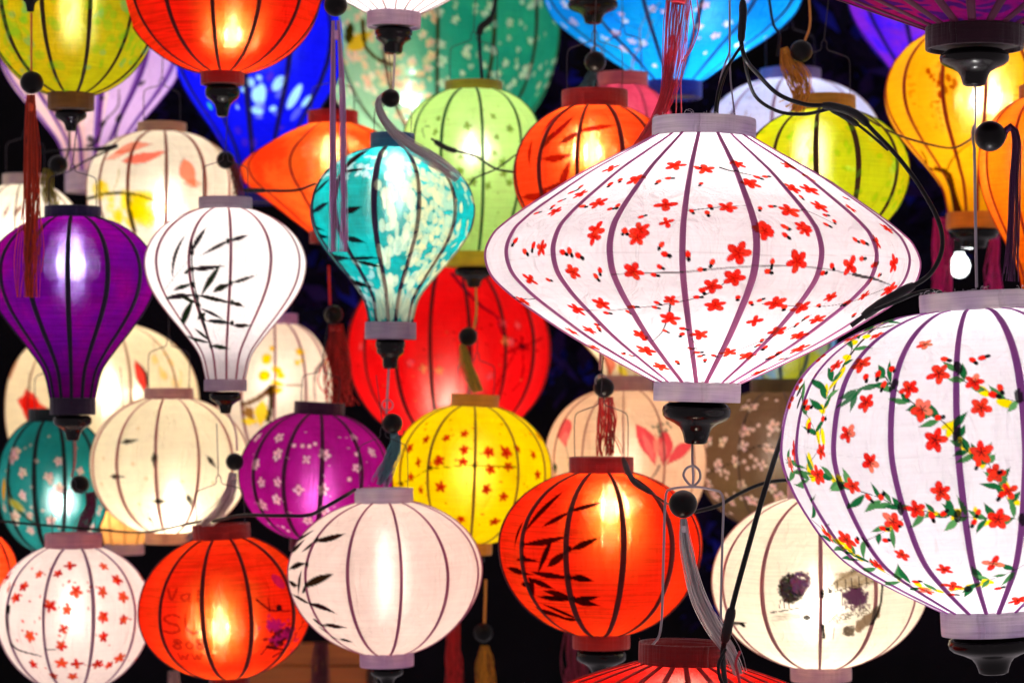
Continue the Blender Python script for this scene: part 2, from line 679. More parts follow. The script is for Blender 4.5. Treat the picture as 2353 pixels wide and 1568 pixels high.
# ------------------------------------------------------------------ painting on a shade
class Painter:
    def __init__(self, th, arc, rad, world_px, front):
        self.th, self.arc, self.rad = th, arc, rad      # columns, rows, radius of each row (layout units)
        self.px, self.front = world_px, front           # (rows, cols, 2), facing the camera?
        self.buf = np.zeros((len(arc), len(th), 4), np.float32)

    def at(self, x, y):
        d = (self.px[..., 0] - x) ** 2 + (self.px[..., 1] - y) ** 2 + np.where(self.front, 0, 1e9)
        k = int(np.argmin(d))
        i, j = divmod(k, len(self.th))
        return self.th[j], self.arc[i]

    def _win(self, t0, a0, ext):
        r0 = np.interp(a0, self.arc, self.rad)
        i0, i1 = np.searchsorted(self.arc, [a0 - ext, a0 + ext])
        et = ext / max(r0, 10)
        j0, j1 = np.searchsorted(self.th, [t0 - et, t0 + et])
        if i1 <= i0 or j1 <= j0:
            return None
        X = (self.th[None, j0:j1] - t0) * self.rad[i0:i1, None]
        Y = (self.arc[i0:i1, None] - a0) + 0 * X
        return (slice(i0, i1), slice(j0, j1)), X, Y

    def _lay(self, w, alpha, col):
        b = self.buf[w]
        a = np.clip(alpha, 0, 1)[..., None].astype(np.float32)
        oa = b[..., 3:4]
        na = a + oa * (1 - a)
        c = np.array(col, np.float32)
        b[..., :3] = np.where(na > 1e-5, (c * a + b[..., :3] * oa * (1 - a)) / np.maximum(na, 1e-5), b[..., :3])
        b[..., 3:4] = na

    def ell_t(self, t0, a0, rx, ry, ang, col, soft=1.2, op=1.0):
        w = self._win(t0, a0, max(rx, ry) * 1.3 + 3)
        if w is None:
            return
        w, X, Y = w
        c, s = math.cos(ang), math.sin(ang)
        U, V = X * c + Y * s, -X * s + Y * c
        f = np.sqrt((U / rx) ** 2 + (V / ry) ** 2)
        self._lay(w, op * np.clip((1 - f) * min(rx, ry) / soft + 0.5, 0, 1), col)

    def ell(self, x, y, rx, ry, ang, col, soft=1.2, op=1.0):
        t, a = self.at(x, y)
        self.ell_t(t, a, rx, ry, ang, col, soft, op)

    def flower(self, x, y, s, rot=None, col=RED, col2=None, eye=INK, petals=5, eye_op=0.55):
        t, a = self.at(x, y)
        rot = random.uniform(0, 6.28) if rot is None else rot
        if petals == 5 and random.random() < .14:
            petals = 4
        r0 = max(np.interp(a, self.arc, self.rad), 10)
        self.ell_t(t, a, s * .42, s * .42, 0, col, op=1.0)
        for k in range(petals):
            an = rot + k * 2 * math.pi / petals + random.uniform(-.1, .1)
            q = s * random.uniform(0.52, 0.62)
            c = col if (col2 is None or random.random() < .6) else col2
            c = [v * random.uniform(0.8, 1.05) for v in c]
            self.ell_t(t + q * math.cos(an) / r0, a + q * math.sin(an), s * random.uniform(.42, .54), s * random.uniform(.28, .38), an + random.uniform(-.15, .15), c, op=1.0)
            self.ell_t(t + q * 1.12 * math.cos(an) / r0, a + q * 1.12 * math.sin(an), s * .24, s * .15, an, [min(1, v * 1.12 + .02) for v in c], op=.55, soft=3)
            self.ell_t(t + q * .6 * math.cos(an) / r0, a + q * .6 * math.sin(an), s * .22, s * .10, an, [v * .6 for v in c], op=.5, soft=2.5)
        if eye is not None:
            for k in range(petals):
                an = rot + k * 2 * math.pi / petals
                self.ell_t(t + s * .2 * math.cos(an) / r0, a + s * .2 * math.sin(an), s * .24, max(.9, s * .05), an, eye, op=eye_op)

    def bud(self, x, y, s, rot=None, col=RED, tip=INK):
        t, a = self.at(x, y)
        r0 = max(np.interp(a, self.arc, self.rad), 10)
        rot = random.uniform(-.8, 2.2) if rot is None else rot
        self.ell_t(t, a, s * .62, s * .45, rot, col if random.random() < .5 else RED2)
        if tip is not None:
            self.ell_t(t + s * .75 * math.cos(rot) / r0, a + s * .75 * math.sin(rot), s * .42, s * .32, rot, tip)

    def stroke(self, pts, w0, w1=None, col=INK, op=1.0, soft=1.0, dry=0.0):
        w1 = w0 if w1 is None else w1
        ta = [self.at(x, y) for x, y in pts]
        r = np.mean([np.interp(a, self.arc, self.rad) for _, a in ta])
        q = spline([(t * r, a) for t, a in ta], 2 + int(sum(math.dist((ta[i][0] * r, ta[i][1]), (ta[i + 1][0] * r, ta[i + 1][1]))
                                                          for i in range(len(ta) - 1)) / max(1.0, min(w0, w1) * .8)))
        for k, (u, a) in enumerate(q):
            f = k / max(1, len(q) - 1)
            w = (w0 + (w1 - w0) * f) * .5
            if dry and random.random() < dry:
                continue
            self.ell_t(u / r, a, max(.8, w), max(.8, w), 0, col, soft=soft, op=op)

    def leaf(self, x0, y0, x1, y1, w, col=INK, op=.95, bend=0.0):
        (t0, a0), (t1, a1) = self.at(x0, y0), self.at(x1, y1)
        tm, am = (t0 + t1) / 2, (a0 + a1) / 2
        r = max(np.interp(am, self.arc, self.rad), 10)
        dx, dy = (t1 - t0) * r, a1 - a0
        h = math.hypot(dx, dy) / 2 + 1e-6
        win = self._win(tm, am, h * 1.15 + w)
        if win is None:
            return
        sl, X, Y = win
        X = (self.th[None, sl[1]] - tm) * r + 0 * Y
        c, s = dx / (2 * h), dy / (2 * h)
        U, V = X * c + Y * s, -X * s + Y * c
        u = np.clip(U / h, -1, 1)
        V = V - bend * h * (1 - u * u)
        half = w * .5 * (1 - np.abs(u) ** 1.7) * (1.0 - 0.35 * u)
        al = np.clip((half - np.abs(V)) / 1.2 + .5, 0, 1) * (np.abs(U) < h)
        self._lay(sl, al * op, col)

    def shade_by_gore(self, fn):
        """dye whole panels: fn(theta) -> (r, g, b, a)"""
        for j, t in enumerate(self.th):
            c = fn(t)
            if c is not None:
                self.buf[:, j, :] = c


# ------------------------------------------------------------------ lanterns
def oval(top, bot, hw, rt, rb, ymax, p=2.0, q=None, n=9):
    q = q or p
    at_ = (ymax - top) / max(1e-3, (1 - (rt / hw) ** p)) ** (1 / p)
    ab = (bot - ymax) / max(1e-3, (1 - (rb / hw) ** q)) ** (1 / q)
    out = []
    for k in range(n):
        a = 1 - math.cos(k / (n - 1) * math.pi / 2)
        y = top + (ymax - top) * a ** 1.0
        out.append((y, hw * max(0, 1 - (abs(y - ymax) / at_) ** p) ** (1 / p)))
    for k in range(1, n):
        a = math.sin(k / (n - 1) * math.pi / 2)
        y = ymax + (bot - ymax) * a
        out.append((y, hw * max(0, 1 - (abs(y - ymax) / ab) ** q) ** (1 / q)))
    return out


def balloon(top, bot, hw, rt, rb, ymax, p=2.0):
    up = oval(top, ymax + (ymax - top), hw, rt, rt, ymax, p)[:9]
    low = [(0.14, .985), (0.28, .93), (0.44, .82), (0.60, .67), (0.78, .47)]
    h = bot - ymax
    k = rb / hw
    out = up + [(ymax + f * h, hw * (g * (1 - f) + f * (k + (g - .28) * (1 - f)))) for f, g in low] + [(bot, rb)]
    return out


FIN = [(0.0, 0.0), (.80, 0.0), (.86, .03), (.97, .10), (1.0, .20), (.98, .32), (.88, .41), (.66, .50), (.48, .60), (.40, .72), (.36, .84), (.33, .96), (.24, 1.0), (0, 1.0)]
FIN2 = [(0.0, 0.0), (.92, 0.0), (1.0, .06), (1.0, .24), (.9, .32), (.95, .38), (.9, .46), (.66, .56), (.52, .68), (.50, .9), (.44, 1.0), (0, 1.0)]

LANTERN_GROUP = "silk lanterns hanging in a crowd"
RIBMESH = {}
BULB_PROF = [(0, .0), (.55, .04), (.9, .2), (1, .38), (.9, .56), (.62, .72), (.42, .84), (.40, 1.0), (0, 1.0)]


def lantern(name, label, cx, cyr, prof, depth, mat, ribs=12, rib_x=None, rib_w=7.5, rib_col=(.02, .012, .02),
            top=None, bot=None, fin=None, fin_prof=FIN, level=1.0, bulb=None, light_col=(1, .82, .62), bulb_glow=60.0,
            tilt=0.0, paint=None, step=3.4, dense=(-105, 105), gore=1.15, wires=None, hang=True):
    sd = S(depth)
    y_bot = prof[-1][0]
    hw = max(r for _, r in prof)
    C = PT(cx, cyr, depth)
    yaw = -math.atan2(C.x, C.y)
    Rm = Matrix.Rotation(yaw, 3, 'Z') @ Matrix.Rotation(math.radians(tilt), 3, 'Y')
    base = C + Rm @ Vector((0, 0, -(y_bot - cyr) * sd))
    root = bpy.data.objects.new(name, None)
    root.empty_display_size = 0.03
    root.location = base
    root.rotation_euler = (0, math.radians(tilt), yaw)
    link(root)
    tag(root, label, "lantern", LANTERN_GROUP)
    # profile
    fine = spline(prof, 400)
    arc_f = np.concatenate([[0], np.cumsum(np.linalg.norm(np.diff(fine, axis=0), axis=1))])
    nrow = max(24, int(arc_f[-1] / (step if paint else 9.0)))
    arc = np.linspace(0, arc_f[-1], nrow)
    ys = np.interp(arc, arc_f, fine[:, 0])
    rs = np.maximum(np.interp(arc, arc_f, fine[:, 1]), 2)
    if paint:
        d0, d1 = map(math.radians, dense)
        nd = int((d1 - d0) * hw / step)
        th = np.concatenate([np.arange(-math.pi, d0, .08), np.linspace(d0, d1, nd), np.arange(d1 + .08, math.pi - .02, .08)])
    else:
        th = np.linspace(-math.pi, math.pi, max(64, ribs * 6), endpoint=False)
    ph = 0.0 if rib_x is None else math.asin(max(-.98, min(.98, (rib_x - cx) / hw)))
    al = math.pi / ribs
    dl = (th - ph) % (2 * al) - al
    uneven = np.array([random.uniform(-.013, .013) for _ in range(ribs)])
    pos = ((th - ph) / (2 * al)) % ribs
    i0_ = np.floor(pos).astype(int) % ribs
    fr_ = pos - np.floor(pos)
    sag = (1 - gore * (1 - math.cos(al) / np.cos(dl))) * (1 + uneven[i0_] * (1 - fr_) + uneven[(i0_ + 1) % ribs] * fr_)
    zs = (y_bot - ys) * sd
    r3 = rs[:, None] * sag[None] * sd
    V = np.stack([r3 * np.sin(th)[None], -r3 * np.cos(th)[None], zs[:, None] + 0 * r3], axis=-1)
    me = grid_mesh("shade", V)
    me.materials.append(mat)
    shade = link(bpy.data.objects.new("shade", me), root)
    if paint:
        W = V.reshape(-1, 3) @ np.array(Rm).T + np.array(base)
        px = np.stack([PXW / 2 + W[:, 0] / (W[:, 1] * KPX), EYE_ROW - (W[:, 2] - CAMZ) / (W[:, 1] * KPX)], axis=1).reshape(*V.shape[:2], 2)
        front = np.broadcast_to((np.abs(th) < math.pi / 2)[None], V.shape[:2])
        P = Painter(th, arc, rs, px, front)
        st = random.getstate()
        random.seed(int(cx * 7 + cyr))
        paint(P)
        random.setstate(st)
        pbuf = P.buf
    else:
        pbuf = np.zeros(V.shape[0] * V.shape[1] * 4, np.float32)
    at = me.color_attributes.new("paint", 'FLOAT_COLOR', 'POINT')
    at.data.foreach_set("color", pbuf.reshape(-1).astype(np.float32))
    # ribs: flat bamboo strips under the silk, standing a hair proud
    rn = max(44, int(arc[-1] / (step * 1.2))) if paint else 44
    ai = np.linspace(arc[0] + 1, arc[-1] - 1, rn)
    ry, rr = np.interp(ai, arc, ys), np.interp(ai, arc, rs)
    dy, dr = np.gradient(ry), np.gradient(rr)
    ln = np.hypot(dy, dr)
    nr_, nz_ = dy / ln, dr / ln            # outward normal in (r, z)
    o_in, o_out = -0.0008, 0.0009
    zc = (y_bot - ry) * sd
    rmat = rib_mat(rib_col)
    rib_me = None
    lanes = ((-1, o_in), (-1, o_out * .4), (-.55, o_out), (0, o_out * 1.1), (.55, o_out), (1, o_out * .4), (1, o_in))
    for k in range(ribs):
        if paint or rib_me is None:
            # hand-split bamboo: no two strips quite as wide or as straight
            wv_ = 1 + .10 * np.sin(ai / arc[-1] * random.uniform(3, 7) + random.uniform(0, 6)) + random.uniform(-.12, .12)
            w = rib_w * .5 * sd * (0.55 + 0.45 * np.clip(rr / hw, 0, 1)) * wv_
            off = (rib_w * .35 * sd) * np.sin(ai / arc[-1] * random.uniform(2, 5) + random.uniform(0, 6)) * (paint is not None)
            ring = [np.stack([dx * w + off, -(rr * sd + o * nr_), zc + o * nz_], axis=-1) for dx, o in lanes]
            rib_me = grid_mesh("rib", np.stack(ring, axis=1)[:, ::-1])
            rib_me.materials.append(rmat)
            ra = rib_me.color_attributes.new("paint", 'FLOAT_COLOR', 'POINT')
            rb_ = np.zeros((rn, len(lanes), 4), np.float32)
            tk = (ph + k * 2 * al + math.pi) % (2 * math.pi) - math.pi
            if paint and abs(tk) < 1.8:
                ii = np.clip(np.searchsorted(arc, ai), 0, nrow - 1)
                for c_, (dx, o) in enumerate(lanes):
                    jj = np.clip(np.searchsorted(th, tk + (dx * w + off) / np.maximum(rr * sd, 1e-4)), 0, len(th) - 1)
                    rb_[:, c_] = P.buf[ii, jj]
            ra.data.foreach_set("color", rb_[:, ::-1].reshape(-1))
        o = bpy.data.objects.new("rib", rib_me)
        o.rotation_euler.z = ph + k * 2 * al
        o.scale = (1, 1 + uneven[k], 1)
        link(o, root)
    # collars
    for nm, spec, y0 in (("top_collar", top, prof[0][0]), ("bottom_collar", bot, y_bot)):
        if not spec:
            continue
        r, h, c = spec[:3]
        c = tuple(min(.86, v * 1.2) for v in c)
        z0 = (y_bot - y0) * sd
        if nm == "top_collar":
            za, zb = z0 - 3 * sd, z0 + h * sd
        else:
            za, zb = z0 - h * sd, z0 + 3 * sd
        r *= sd
        t = 0.0028
        pr = [(r - t, za), (r - .0004, za), (r, za + .0012), (r * 1.004, (za + zb) / 2), (r, zb - .0012), (r - .0004, zb), (r - t, zb), (r - t, za)]
        col_o = obj(nm, lathe(nm, pr, 56), collar_mat(c), root)
        if depth < 2.7:
            ta = random.uniform(-.5, .5) + (.1 if nm == "top_collar" else -.3)
            hs = np.linspace(za + .0004, zb - .0004, 9)
            sw = .0035
            V_ = np.stack([np.stack([(r * 1.006 + o) * np.sin(ta + dx * sw / r + .012 * np.sin(hs * 300)), -(r * 1.006 + o) * np.cos(ta + dx * sw / r + .012 * np.sin(hs * 300)), hs], axis=-1)
                           for dx, o in ((-1, -.0006), (-.9, .0005), (.9, .0006), (1, -.0006))], axis=1)
            obj("collar_seam", grid_mesh("collar_seam", V_, smooth=False), collar_mat(tuple(v * .92 for v in c)), col_o)
            if nm == "top_collar":
                gr = []
                for _ in range(26):
                    t0 = random.uniform(-1.5, 1.5)
                    hgt = random.uniform(.002, .008)
                    kx, ky = random.uniform(-.006, .006), random.uniform(-.004, .004)
                    f_ = np.linspace(0, 1, 6)
                    gr.append(tube_arrays(np.stack([(r - .001) * np.sin(t0) + kx * f_ ** 2, -(r - .001) * np.cos(t0) + ky * f_, zb - .0006 + hgt * f_ - .003 * f_ ** 3], axis=1), .00016, 4))
                sto = obj("stray_threads", join_grids("stray_threads", gr), collar_mat(tuple(v * .9 for v in c)), col_o)
                sto["kind"] = "stuff"
        if nm == "bottom_collar":
            obj("bottom_disc", lathe("bottom_disc", [(0, za + .004), (r - t - .0005, za + .004), (r - t - .0005, za + .0055), (0, za + .0055)], 32),
                cloth((.03, .02, .025), .8, "disc_board"), col_o)
    zf = -(bot[1] if bot else 0) * sd
    if fin:
        fr, fh = fin
        pr = [(r * fr * sd, zf - 0.0008 - z * fh * sd) for r, z in fin_prof]
        obj("finial", lathe("finial", pr, 36), BLACK, root)
    # the lamp
    if level > 0:
        bx, by = bulb if bulb else (cx, cyr)
        bz = (y_bot - by) * sd
        br, bh = .009, .034
        bo = obj("bulb", lathe("bulb", [(r * br, z * bh) for r, z in BULB_PROF], 14), glow_mat((1, .93, .84), bulb_glow), root)
        bo.location = ((bx - cx) * sd, 0, bz - bh * .4)
        ztop = (y_bot - prof[0][0]) * sd
        obj("bulb_cord", tube("bulb_cord", np.array([((bx - cx) * sd, 0, bz + bh * .6 + .0005), ((bx - cx) * sd * .6, 0.004, (bz + ztop) / 2 + .01), (0, 0.012, ztop)]) - np.array(bo.location), .0016, 5), CABLE, bo)
        ld = bpy.data.lights.new("lamp_light", 'POINT')
        ld.energy = max(.02, LIGHT_GAIN * level * (hw * sd) ** 2 - .0012 * math.pi * bulb_glow)
        ld.color = light_col
        ld.shadow_soft_size = 0.0105
        lo = bpy.data.objects.new("lamp_light", ld)
        lo.location = ((bx - cx) * sd, 0, bz)
        link(lo, root)
    if not wires and top and hang:
        r0, h0 = top[0] * .82 * sd, (y_bot - prof[0][0] + top[1] * .6) * sd
        up = random.uniform(1.5, 2.3) * top[0] * sd
        ya = random.uniform(-.5, .5)
        ca, sa = math.cos(ya), math.sin(ya)
        arm = [(-1, 0), (-1.02, .35), (-1.0, .66), (-.95, .72), (-.5, .80), (-.12, .86), (-.10, .96), (0, 1.02), (.10, .96), (.12, .86), (.5, .80), (.95, .72), (1.0, .66), (1.02, .35), (1, 0)]
        q = np.array([(r0 * u * ca, r0 * u * sa, h0 + up * v) for u, v in arm])
        hw_o = obj("hanger_wire", tube("hanger_wire", spline(q, 60), 1.1 * sd, 5), HANGER, root)
        lean = random.uniform(-.008, .008)
        obj("hanging_cord", tube("hanging_cord", spline(np.array([(0, 0, h0 + up), (lean * .4, .003, h0 + up + 50 * sd), (lean, .004, h0 + up + 120 * sd)]), 10), 1.15 * sd, 5),
            cloth((.03, .02, .025), .8, "hanging_thread"), hw_o)
    for wn_, pts, rad in (wires or []):
        # points in layout units + depth offset, local to the lantern
        inv = Rm.transposed()
        q = np.array([tuple(inv @ (PT(x, y, depth + dz) - base)) for x, y, dz in pts])
        obj(wn_, tube(wn_, spline(q, max(8, len(pts) * 6)) if len(pts) > 2 else q, rad * sd, 6), STEEL, root)
    return root


def free_thing(name, label, cat, loc, group=None):
    o = bpy.data.objects.new(name, None)
    o.empty_display_size = .02
    o.location = loc
    link(o)
    return tag(o, label, cat, group)


def cable(label, pts, rad, mat=None, name="electric_cable", cat="cable", group="cables and cords between the lanterns", joints=(), n=None):
    """pts: (x, y, depth); joints: (i0, i1, extra radius) fraction spans wrapped in tape"""
    p3 = np.array([tuple(PT(*p)) for p in pts])
    q = spline(p3, n or max(12, len(pts) * 9))
    sd = S(pts[0][2])
    root = free_thing(name, label, cat, Vector(q[0]), group)
    q = q - q[0]
    obj("cord_run", tube("cord_run", q, rad * sd, 8), mat or CABLE, root)
    for f0, f1, rr in joints:
        a, b = int(f0 * (len(q) - 1)), int(f1 * (len(q) - 1)) + 1
        seg = spline(q[a:b + 1], 10)
        prof = np.array([.75, 1, 1.06, 1, 1.04, 1.0, 1.07, 1, 1.02, .8]) * rr * sd
        obj("tape_joint", tube("tape_joint", seg, prof, 9), TAPE, root)
    return root


def tassel(label, depth, col, path, widths, cordp=None, bead=None, cord_col=None, n=46, sr=1.1, flat=.22, name="tassel", fray=.34,
           ring=None, twin=False, group="tassels hanging between the lanterns", cap=True):
    """path: centre line of the strands; widths: half width along it; bead: (x, y, r); cordp: points of the cord above"""
    kf = min(2.4, .95 / max(col))
    col = tuple(c * kf for c in col)
    x0, y0 = path[0][:2]
    origin = PT(x0, y0, depth)
    root = free_thing(name, label, "tassel", origin, group)
    sd = S(depth)
    if cordp:
        p3 = np.array([tuple(PT(x, y, depth) - origin) for x, y in cordp])
        obj("cord", tube("cord", spline(p3, max(6, 5 * len(cordp))), 2.6 * sd, 6), cloth(cord_col or col, .8, "cord_thread"), root)
    if bead:
        bx, by, br = bead
        prof = [(br * sd * math.sin(a), -br * sd * .97 * math.cos(a)) for a in np.linspace(math.pi, 0, 15)]
        prof = [(max(r, 0.1 * br * sd), z) for r, z in prof]
        b = obj("bead", lathe("bead", prof, 28), BEAD, root)
        b.location = PT(bx, by, depth) - origin
    if ring:
        rx, ry, r = ring
        a = np.linspace(0, 2 * math.pi, 25)
        c = PT(rx, ry, depth - .004) - origin
        p3 = np.stack([c.x + r * sd * np.sin(a), c.y + .003 * np.sin(a), c.z + r * sd * np.cos(a)], axis=1)
        obj("wire_ring", tube("wire_ring", p3, 1.6 * sd, 5), STEEL, root)
    p3 = np.array([tuple(PT(p[0], p[1], depth + (p[2] if len(p) > 2 else 0)) - origin) for p in path])
    m = 26
    q = spline(p3, m)
    T = np.gradient(q, axis=0)
    T /= np.linalg.norm(T, axis=1)[:, None]
    A = np.cross(T, np.array([0, 1.0, 0]))
    A /= np.linalg.norm(A, axis=1)[:, None] + 1e-9
    B = np.cross(T, A)
    w = np.interp(np.linspace(0, 1, m), np.linspace(0, 1, len(widths)), widths) * 1.15 * sd
    grids = []
    f = np.linspace(0, 1, m)
    sr *= .66
    n = int(np.mean(widths) * 3.2 / sr)
    for k in range(n):
        a = random.uniform(0, 6.28)
        rr = math.sqrt(random.random())
        ox, oy = rr * math.cos(a), rr * math.sin(a) * flat
        if twin:
            ox = (.58 + .40 * rr * math.cos(a)) * (1 if k % 2 else -1)
        fr = fray * (3.2 if random.random() < .10 else 1)
        wob = fr * np.sin(f * random.uniform(2, 9) + random.uniform(0, 6)) * f ** .6
        g = q + A * (w * (ox + wob))[:, None] + B * (w * oy)[:, None]
        cut = int(m * (1 - random.random() ** 2.5 * .28))
        grids.append(tube_arrays(g[:max(6, cut)], sr * sd * random.uniform(.75, 1.2), 4))
    st = obj("strands", join_grids("strands", grids), thread(col), root)
    st["kind"] = "stuff"
    # the binding that gathers the threads
    bi = 1
    seg = spline(q[bi:bi + 2], 9)
    obj("binding", tube("binding", seg, np.array([.7, 1, .9, 1.02, .9, 1.02, .9, 1, .7]) * max(w[bi] * .62, 3 * sd), 10), cloth(tuple(c * .6 for c in col), .6, "binding_thread", vary=.3, scale=300), st)
    return root


# ------------------------------------------------------------------ the setting behind the lanterns
def crop(x0, y0):
    return lambda x, y: (x0 + .3397 * x, y0 + .3397 * y)


c1, c2, c3, c4 = crop(0, 0), crop(584, 0), crop(1168.2, 0), crop(1750.6, 0)
c5, c6, c7, c8 = crop(0, 515.4), crop(584, 515.4), crop(1168.2, 515.4), crop(1750.6, 515.4)
l1, l2, l3, l4 = crop(0, 1035.1), crop(584, 1035.1), crop(1168.2, 1035.1), crop(1750.6, 1035.1)


def backdrop_mat():
    m, nt = new_mat("night_backdrop")
    L = nt.links.new
    out = N(nt, "ShaderNodeOutputMaterial")
    b = N(nt, "ShaderNodeBsdfPrincipled")
    b.inputs["Roughness"].default_value = .9
    b.inputs["Specular IOR Level"].default_value = .1
    tc = N(nt, "ShaderNodeTexCoord")
    no = N(nt, "ShaderNodeTexNoise")
    no.inputs["Scale"].default_value = 5
    no.inputs["Detail"].default_value = 6
    cr = N(nt, "ShaderNodeValToRGB")
    cr.color_ramp.elements[0].position = .35
    cr.color_ramp.elements[0].color = (.0012, .001, .0015, 1)
    cr.color_ramp.elements[1].position = .75
    cr.color_ramp.elements[1].color = (.005, .003, .007, 1)
    L(tc.outputs["Object"], no.inputs["Vector"])
    L(no.outputs["Fac"], cr.inputs["Fac"])
    L(cr.outputs["Color"], b.inputs["Base Color"])
    L(b.outputs[0], out.inputs[0])
    return m


backdrop_d = 4.9  # added backdrop, coloured near-black as night; hides the bright world
pw = [PT(-260, -200, backdrop_d), PT(2612, -200, backdrop_d), PT(2612, 1768, backdrop_d), PT(-260, 1768, backdrop_d)]
thick = Vector((0, .08, 0))
wv = pw + [p + thick for p in pw]
backdrop = obj("backdrop", mesh_from("backdrop", wv, [(0, 3, 2, 1), (4, 5, 6, 7), (0, 1, 5, 4), (1, 2, 6, 5), (2, 3, 7, 6), (3, 0, 4, 7)], False), backdrop_mat())
tag(backdrop, "near-black backdrop added behind all the lanterns for the night dark", None, kind="structure")


# leaves of a dark tree in the gaps: blue and violet light put into their colours
def leaf_mat():
    m, nt = new_mat("night_leaves")
    L = nt.links.new
    out = N(nt, "ShaderNodeOutputMaterial")
    b = N(nt, "ShaderNodeBsdfPrincipled")
    b.inputs["Roughness"].default_value = .9
    b.inputs["Specular IOR Level"].default_value = .05
    ge = N(nt, "ShaderNodeNewGeometry")
    cr = N(nt, "ShaderNodeValToRGB")
    e = cr.color_ramp.elements
    e[0].color = (.004, .004, .012, 1)
    e[1].color = (.010, .012, .26, 1)
    e[1].position = 1.0
    for p, c in ((.6, (.005, .003, .012, 1)), (.86, (.016, .006, .05, 1)), (.93, (.008, .010, .14, 1))):
        k = e.new(p)
        k.color = c
    L(ge.outputs["Random Per Island"], cr.inputs["Fac"])
    L(cr.outputs["Color"], b.inputs["Base Color"])
    L(b.outputs[0], out.inputs[0])
    return m


lv, lf = [], []
for k in range(2600):
    zone = random.choice([(1880, -20, 2160, 260), (2060, 380, 2200, 640), (1240, 720, 1400, 900), (660, 560, 800, 760), (1180, 100, 1300, 330),
                          (1580, 190, 1760, 330), (1590, 1120, 1680, 1420), (1700, 740, 1880, 900), (380, 150, 520, 300)])
    c = PT(random.uniform(zone[0], zone[2]), random.uniform(zone[1], zone[3]), random.uniform(4.45, 4.8))
    a, t_ = random.uniform(0, 6.28), random.uniform(-1, 1)
    ln, wd = random.uniform(.025, .05), random.uniform(.010, .018)
    u = Vector((math.cos(a), .4 * t_, math.sin(a))) * ln
    v = Vector((-math.sin(a), .5 * random.uniform(-1, 1), math.cos(a))) * wd
    i = len(lv)
    lv += [c - u, c - v * .9 + u * .1, c + u, c + v * .9 + u * .1, c + Vector((0, .004, 0))]
    lf += [(i, i + 1, i + 4), (i + 1, i + 2, i + 4), (i + 2, i + 3, i + 4), (i + 3, i, i + 4)]
fol = obj("foliage", mesh_from("foliage", lv, lf, False), leaf_mat())
tag(fol, "dark blurred leaves with blue light put into their colour behind the lanterns", "foliage", kind="stuff")


def wood_mat():
    m, nt = new_mat("brown_board_wood")
    L = nt.links.new
    out = N(nt, "ShaderNodeOutputMaterial")
    b = N(nt, "ShaderNodeBsdfPrincipled")
    b.inputs["Roughness"].default_value = .6
    tc = N(nt, "ShaderNodeTexCoord")
    mp = N(nt, "ShaderNodeMapping")
    mp.inputs["Scale"].default_value = (2, 2, 40)
    no = N(nt, "ShaderNodeTexNoise")
    no.inputs["Scale"].default_value = 3
    no.inputs["Detail"].default_value = 5
    cr = N(nt, "ShaderNodeValToRGB")
    cr.color_ramp.elements[0].color = (.16, .036, .004, 1)
    cr.color_ramp.elements[1].color = (.46, .13, .010, 1)
    L(tc.outputs["Object"], mp.inputs["Vector"])
    L(mp.outputs["Vector"], no.inputs["Vector"])
    L(no.outputs["Fac"], cr.inputs["Fac"])
    L(cr.outputs["Color"], b.inputs["Base Color"])
    L(b.outputs[0], out.inputs[0])
    return m


def box_mesh(name, p0, p1, bev=.002):
    x0, y0, z0 = p0
    x1, y1, z1 = p1
    b = bev
    vs, fs = [], []
    rings = [(y0, b), (y0 + b, 0), (y1 - b, 0), (y1, b)]
    for y, i in rings:
        vs += [(x0 + i, y, z0 + i), (x1 - i, y, z0 + i), (x1 - i, y, z1 - i), (x0 + i, y, z1 - i)]
    for k in range(3):
        for j in range(4):
            a, c = k * 4 + j, k * 4 + (j + 1) % 4
            fs.append((a, c, c + 4, a + 4))
    fs += [(3, 2, 1, 0), (12, 13, 14, 15)]
    return mesh_from(name, vs, fs, False)


WOOD = wood_mat()
cab_o = PT(720, 1600, 4.1)
cab = free_thing("wooden_cabinet", "orange brown wooden boards low behind the red and white lanterns", "cabinet", cab_o)
for (xa, xb, ya, yb) in ((560, 845, 1478, 1527), (560, 845, 1529, 1578), (560, 845, 1580, 1640)):
    a, b_ = PT(xa, yb, 4.1) - cab_o, PT(xb, ya, 4.1) - cab_o
    obj("board", box_mesh("board", (a.x, 0, a.z), (b_.x, .03, b_.z)), WOOD, cab)
a, b_ = PT(846, 1640, 4.1) - cab_o, PT(862, 1470, 4.1) - cab_o
obj("post", box_mesh("post", (a.x, -.01, a.z), (b_.x, .04, b_.z)), cloth((.02, .008, .006), .7, "dark_post_wood"), cab)

# ------------------------------------------------------------------ painted motifs
def sprinkle(P, pts, s, **kw):
    for x, y in pts:
        P.flower(x, y, s * random.uniform(.85, 1.12), **kw)


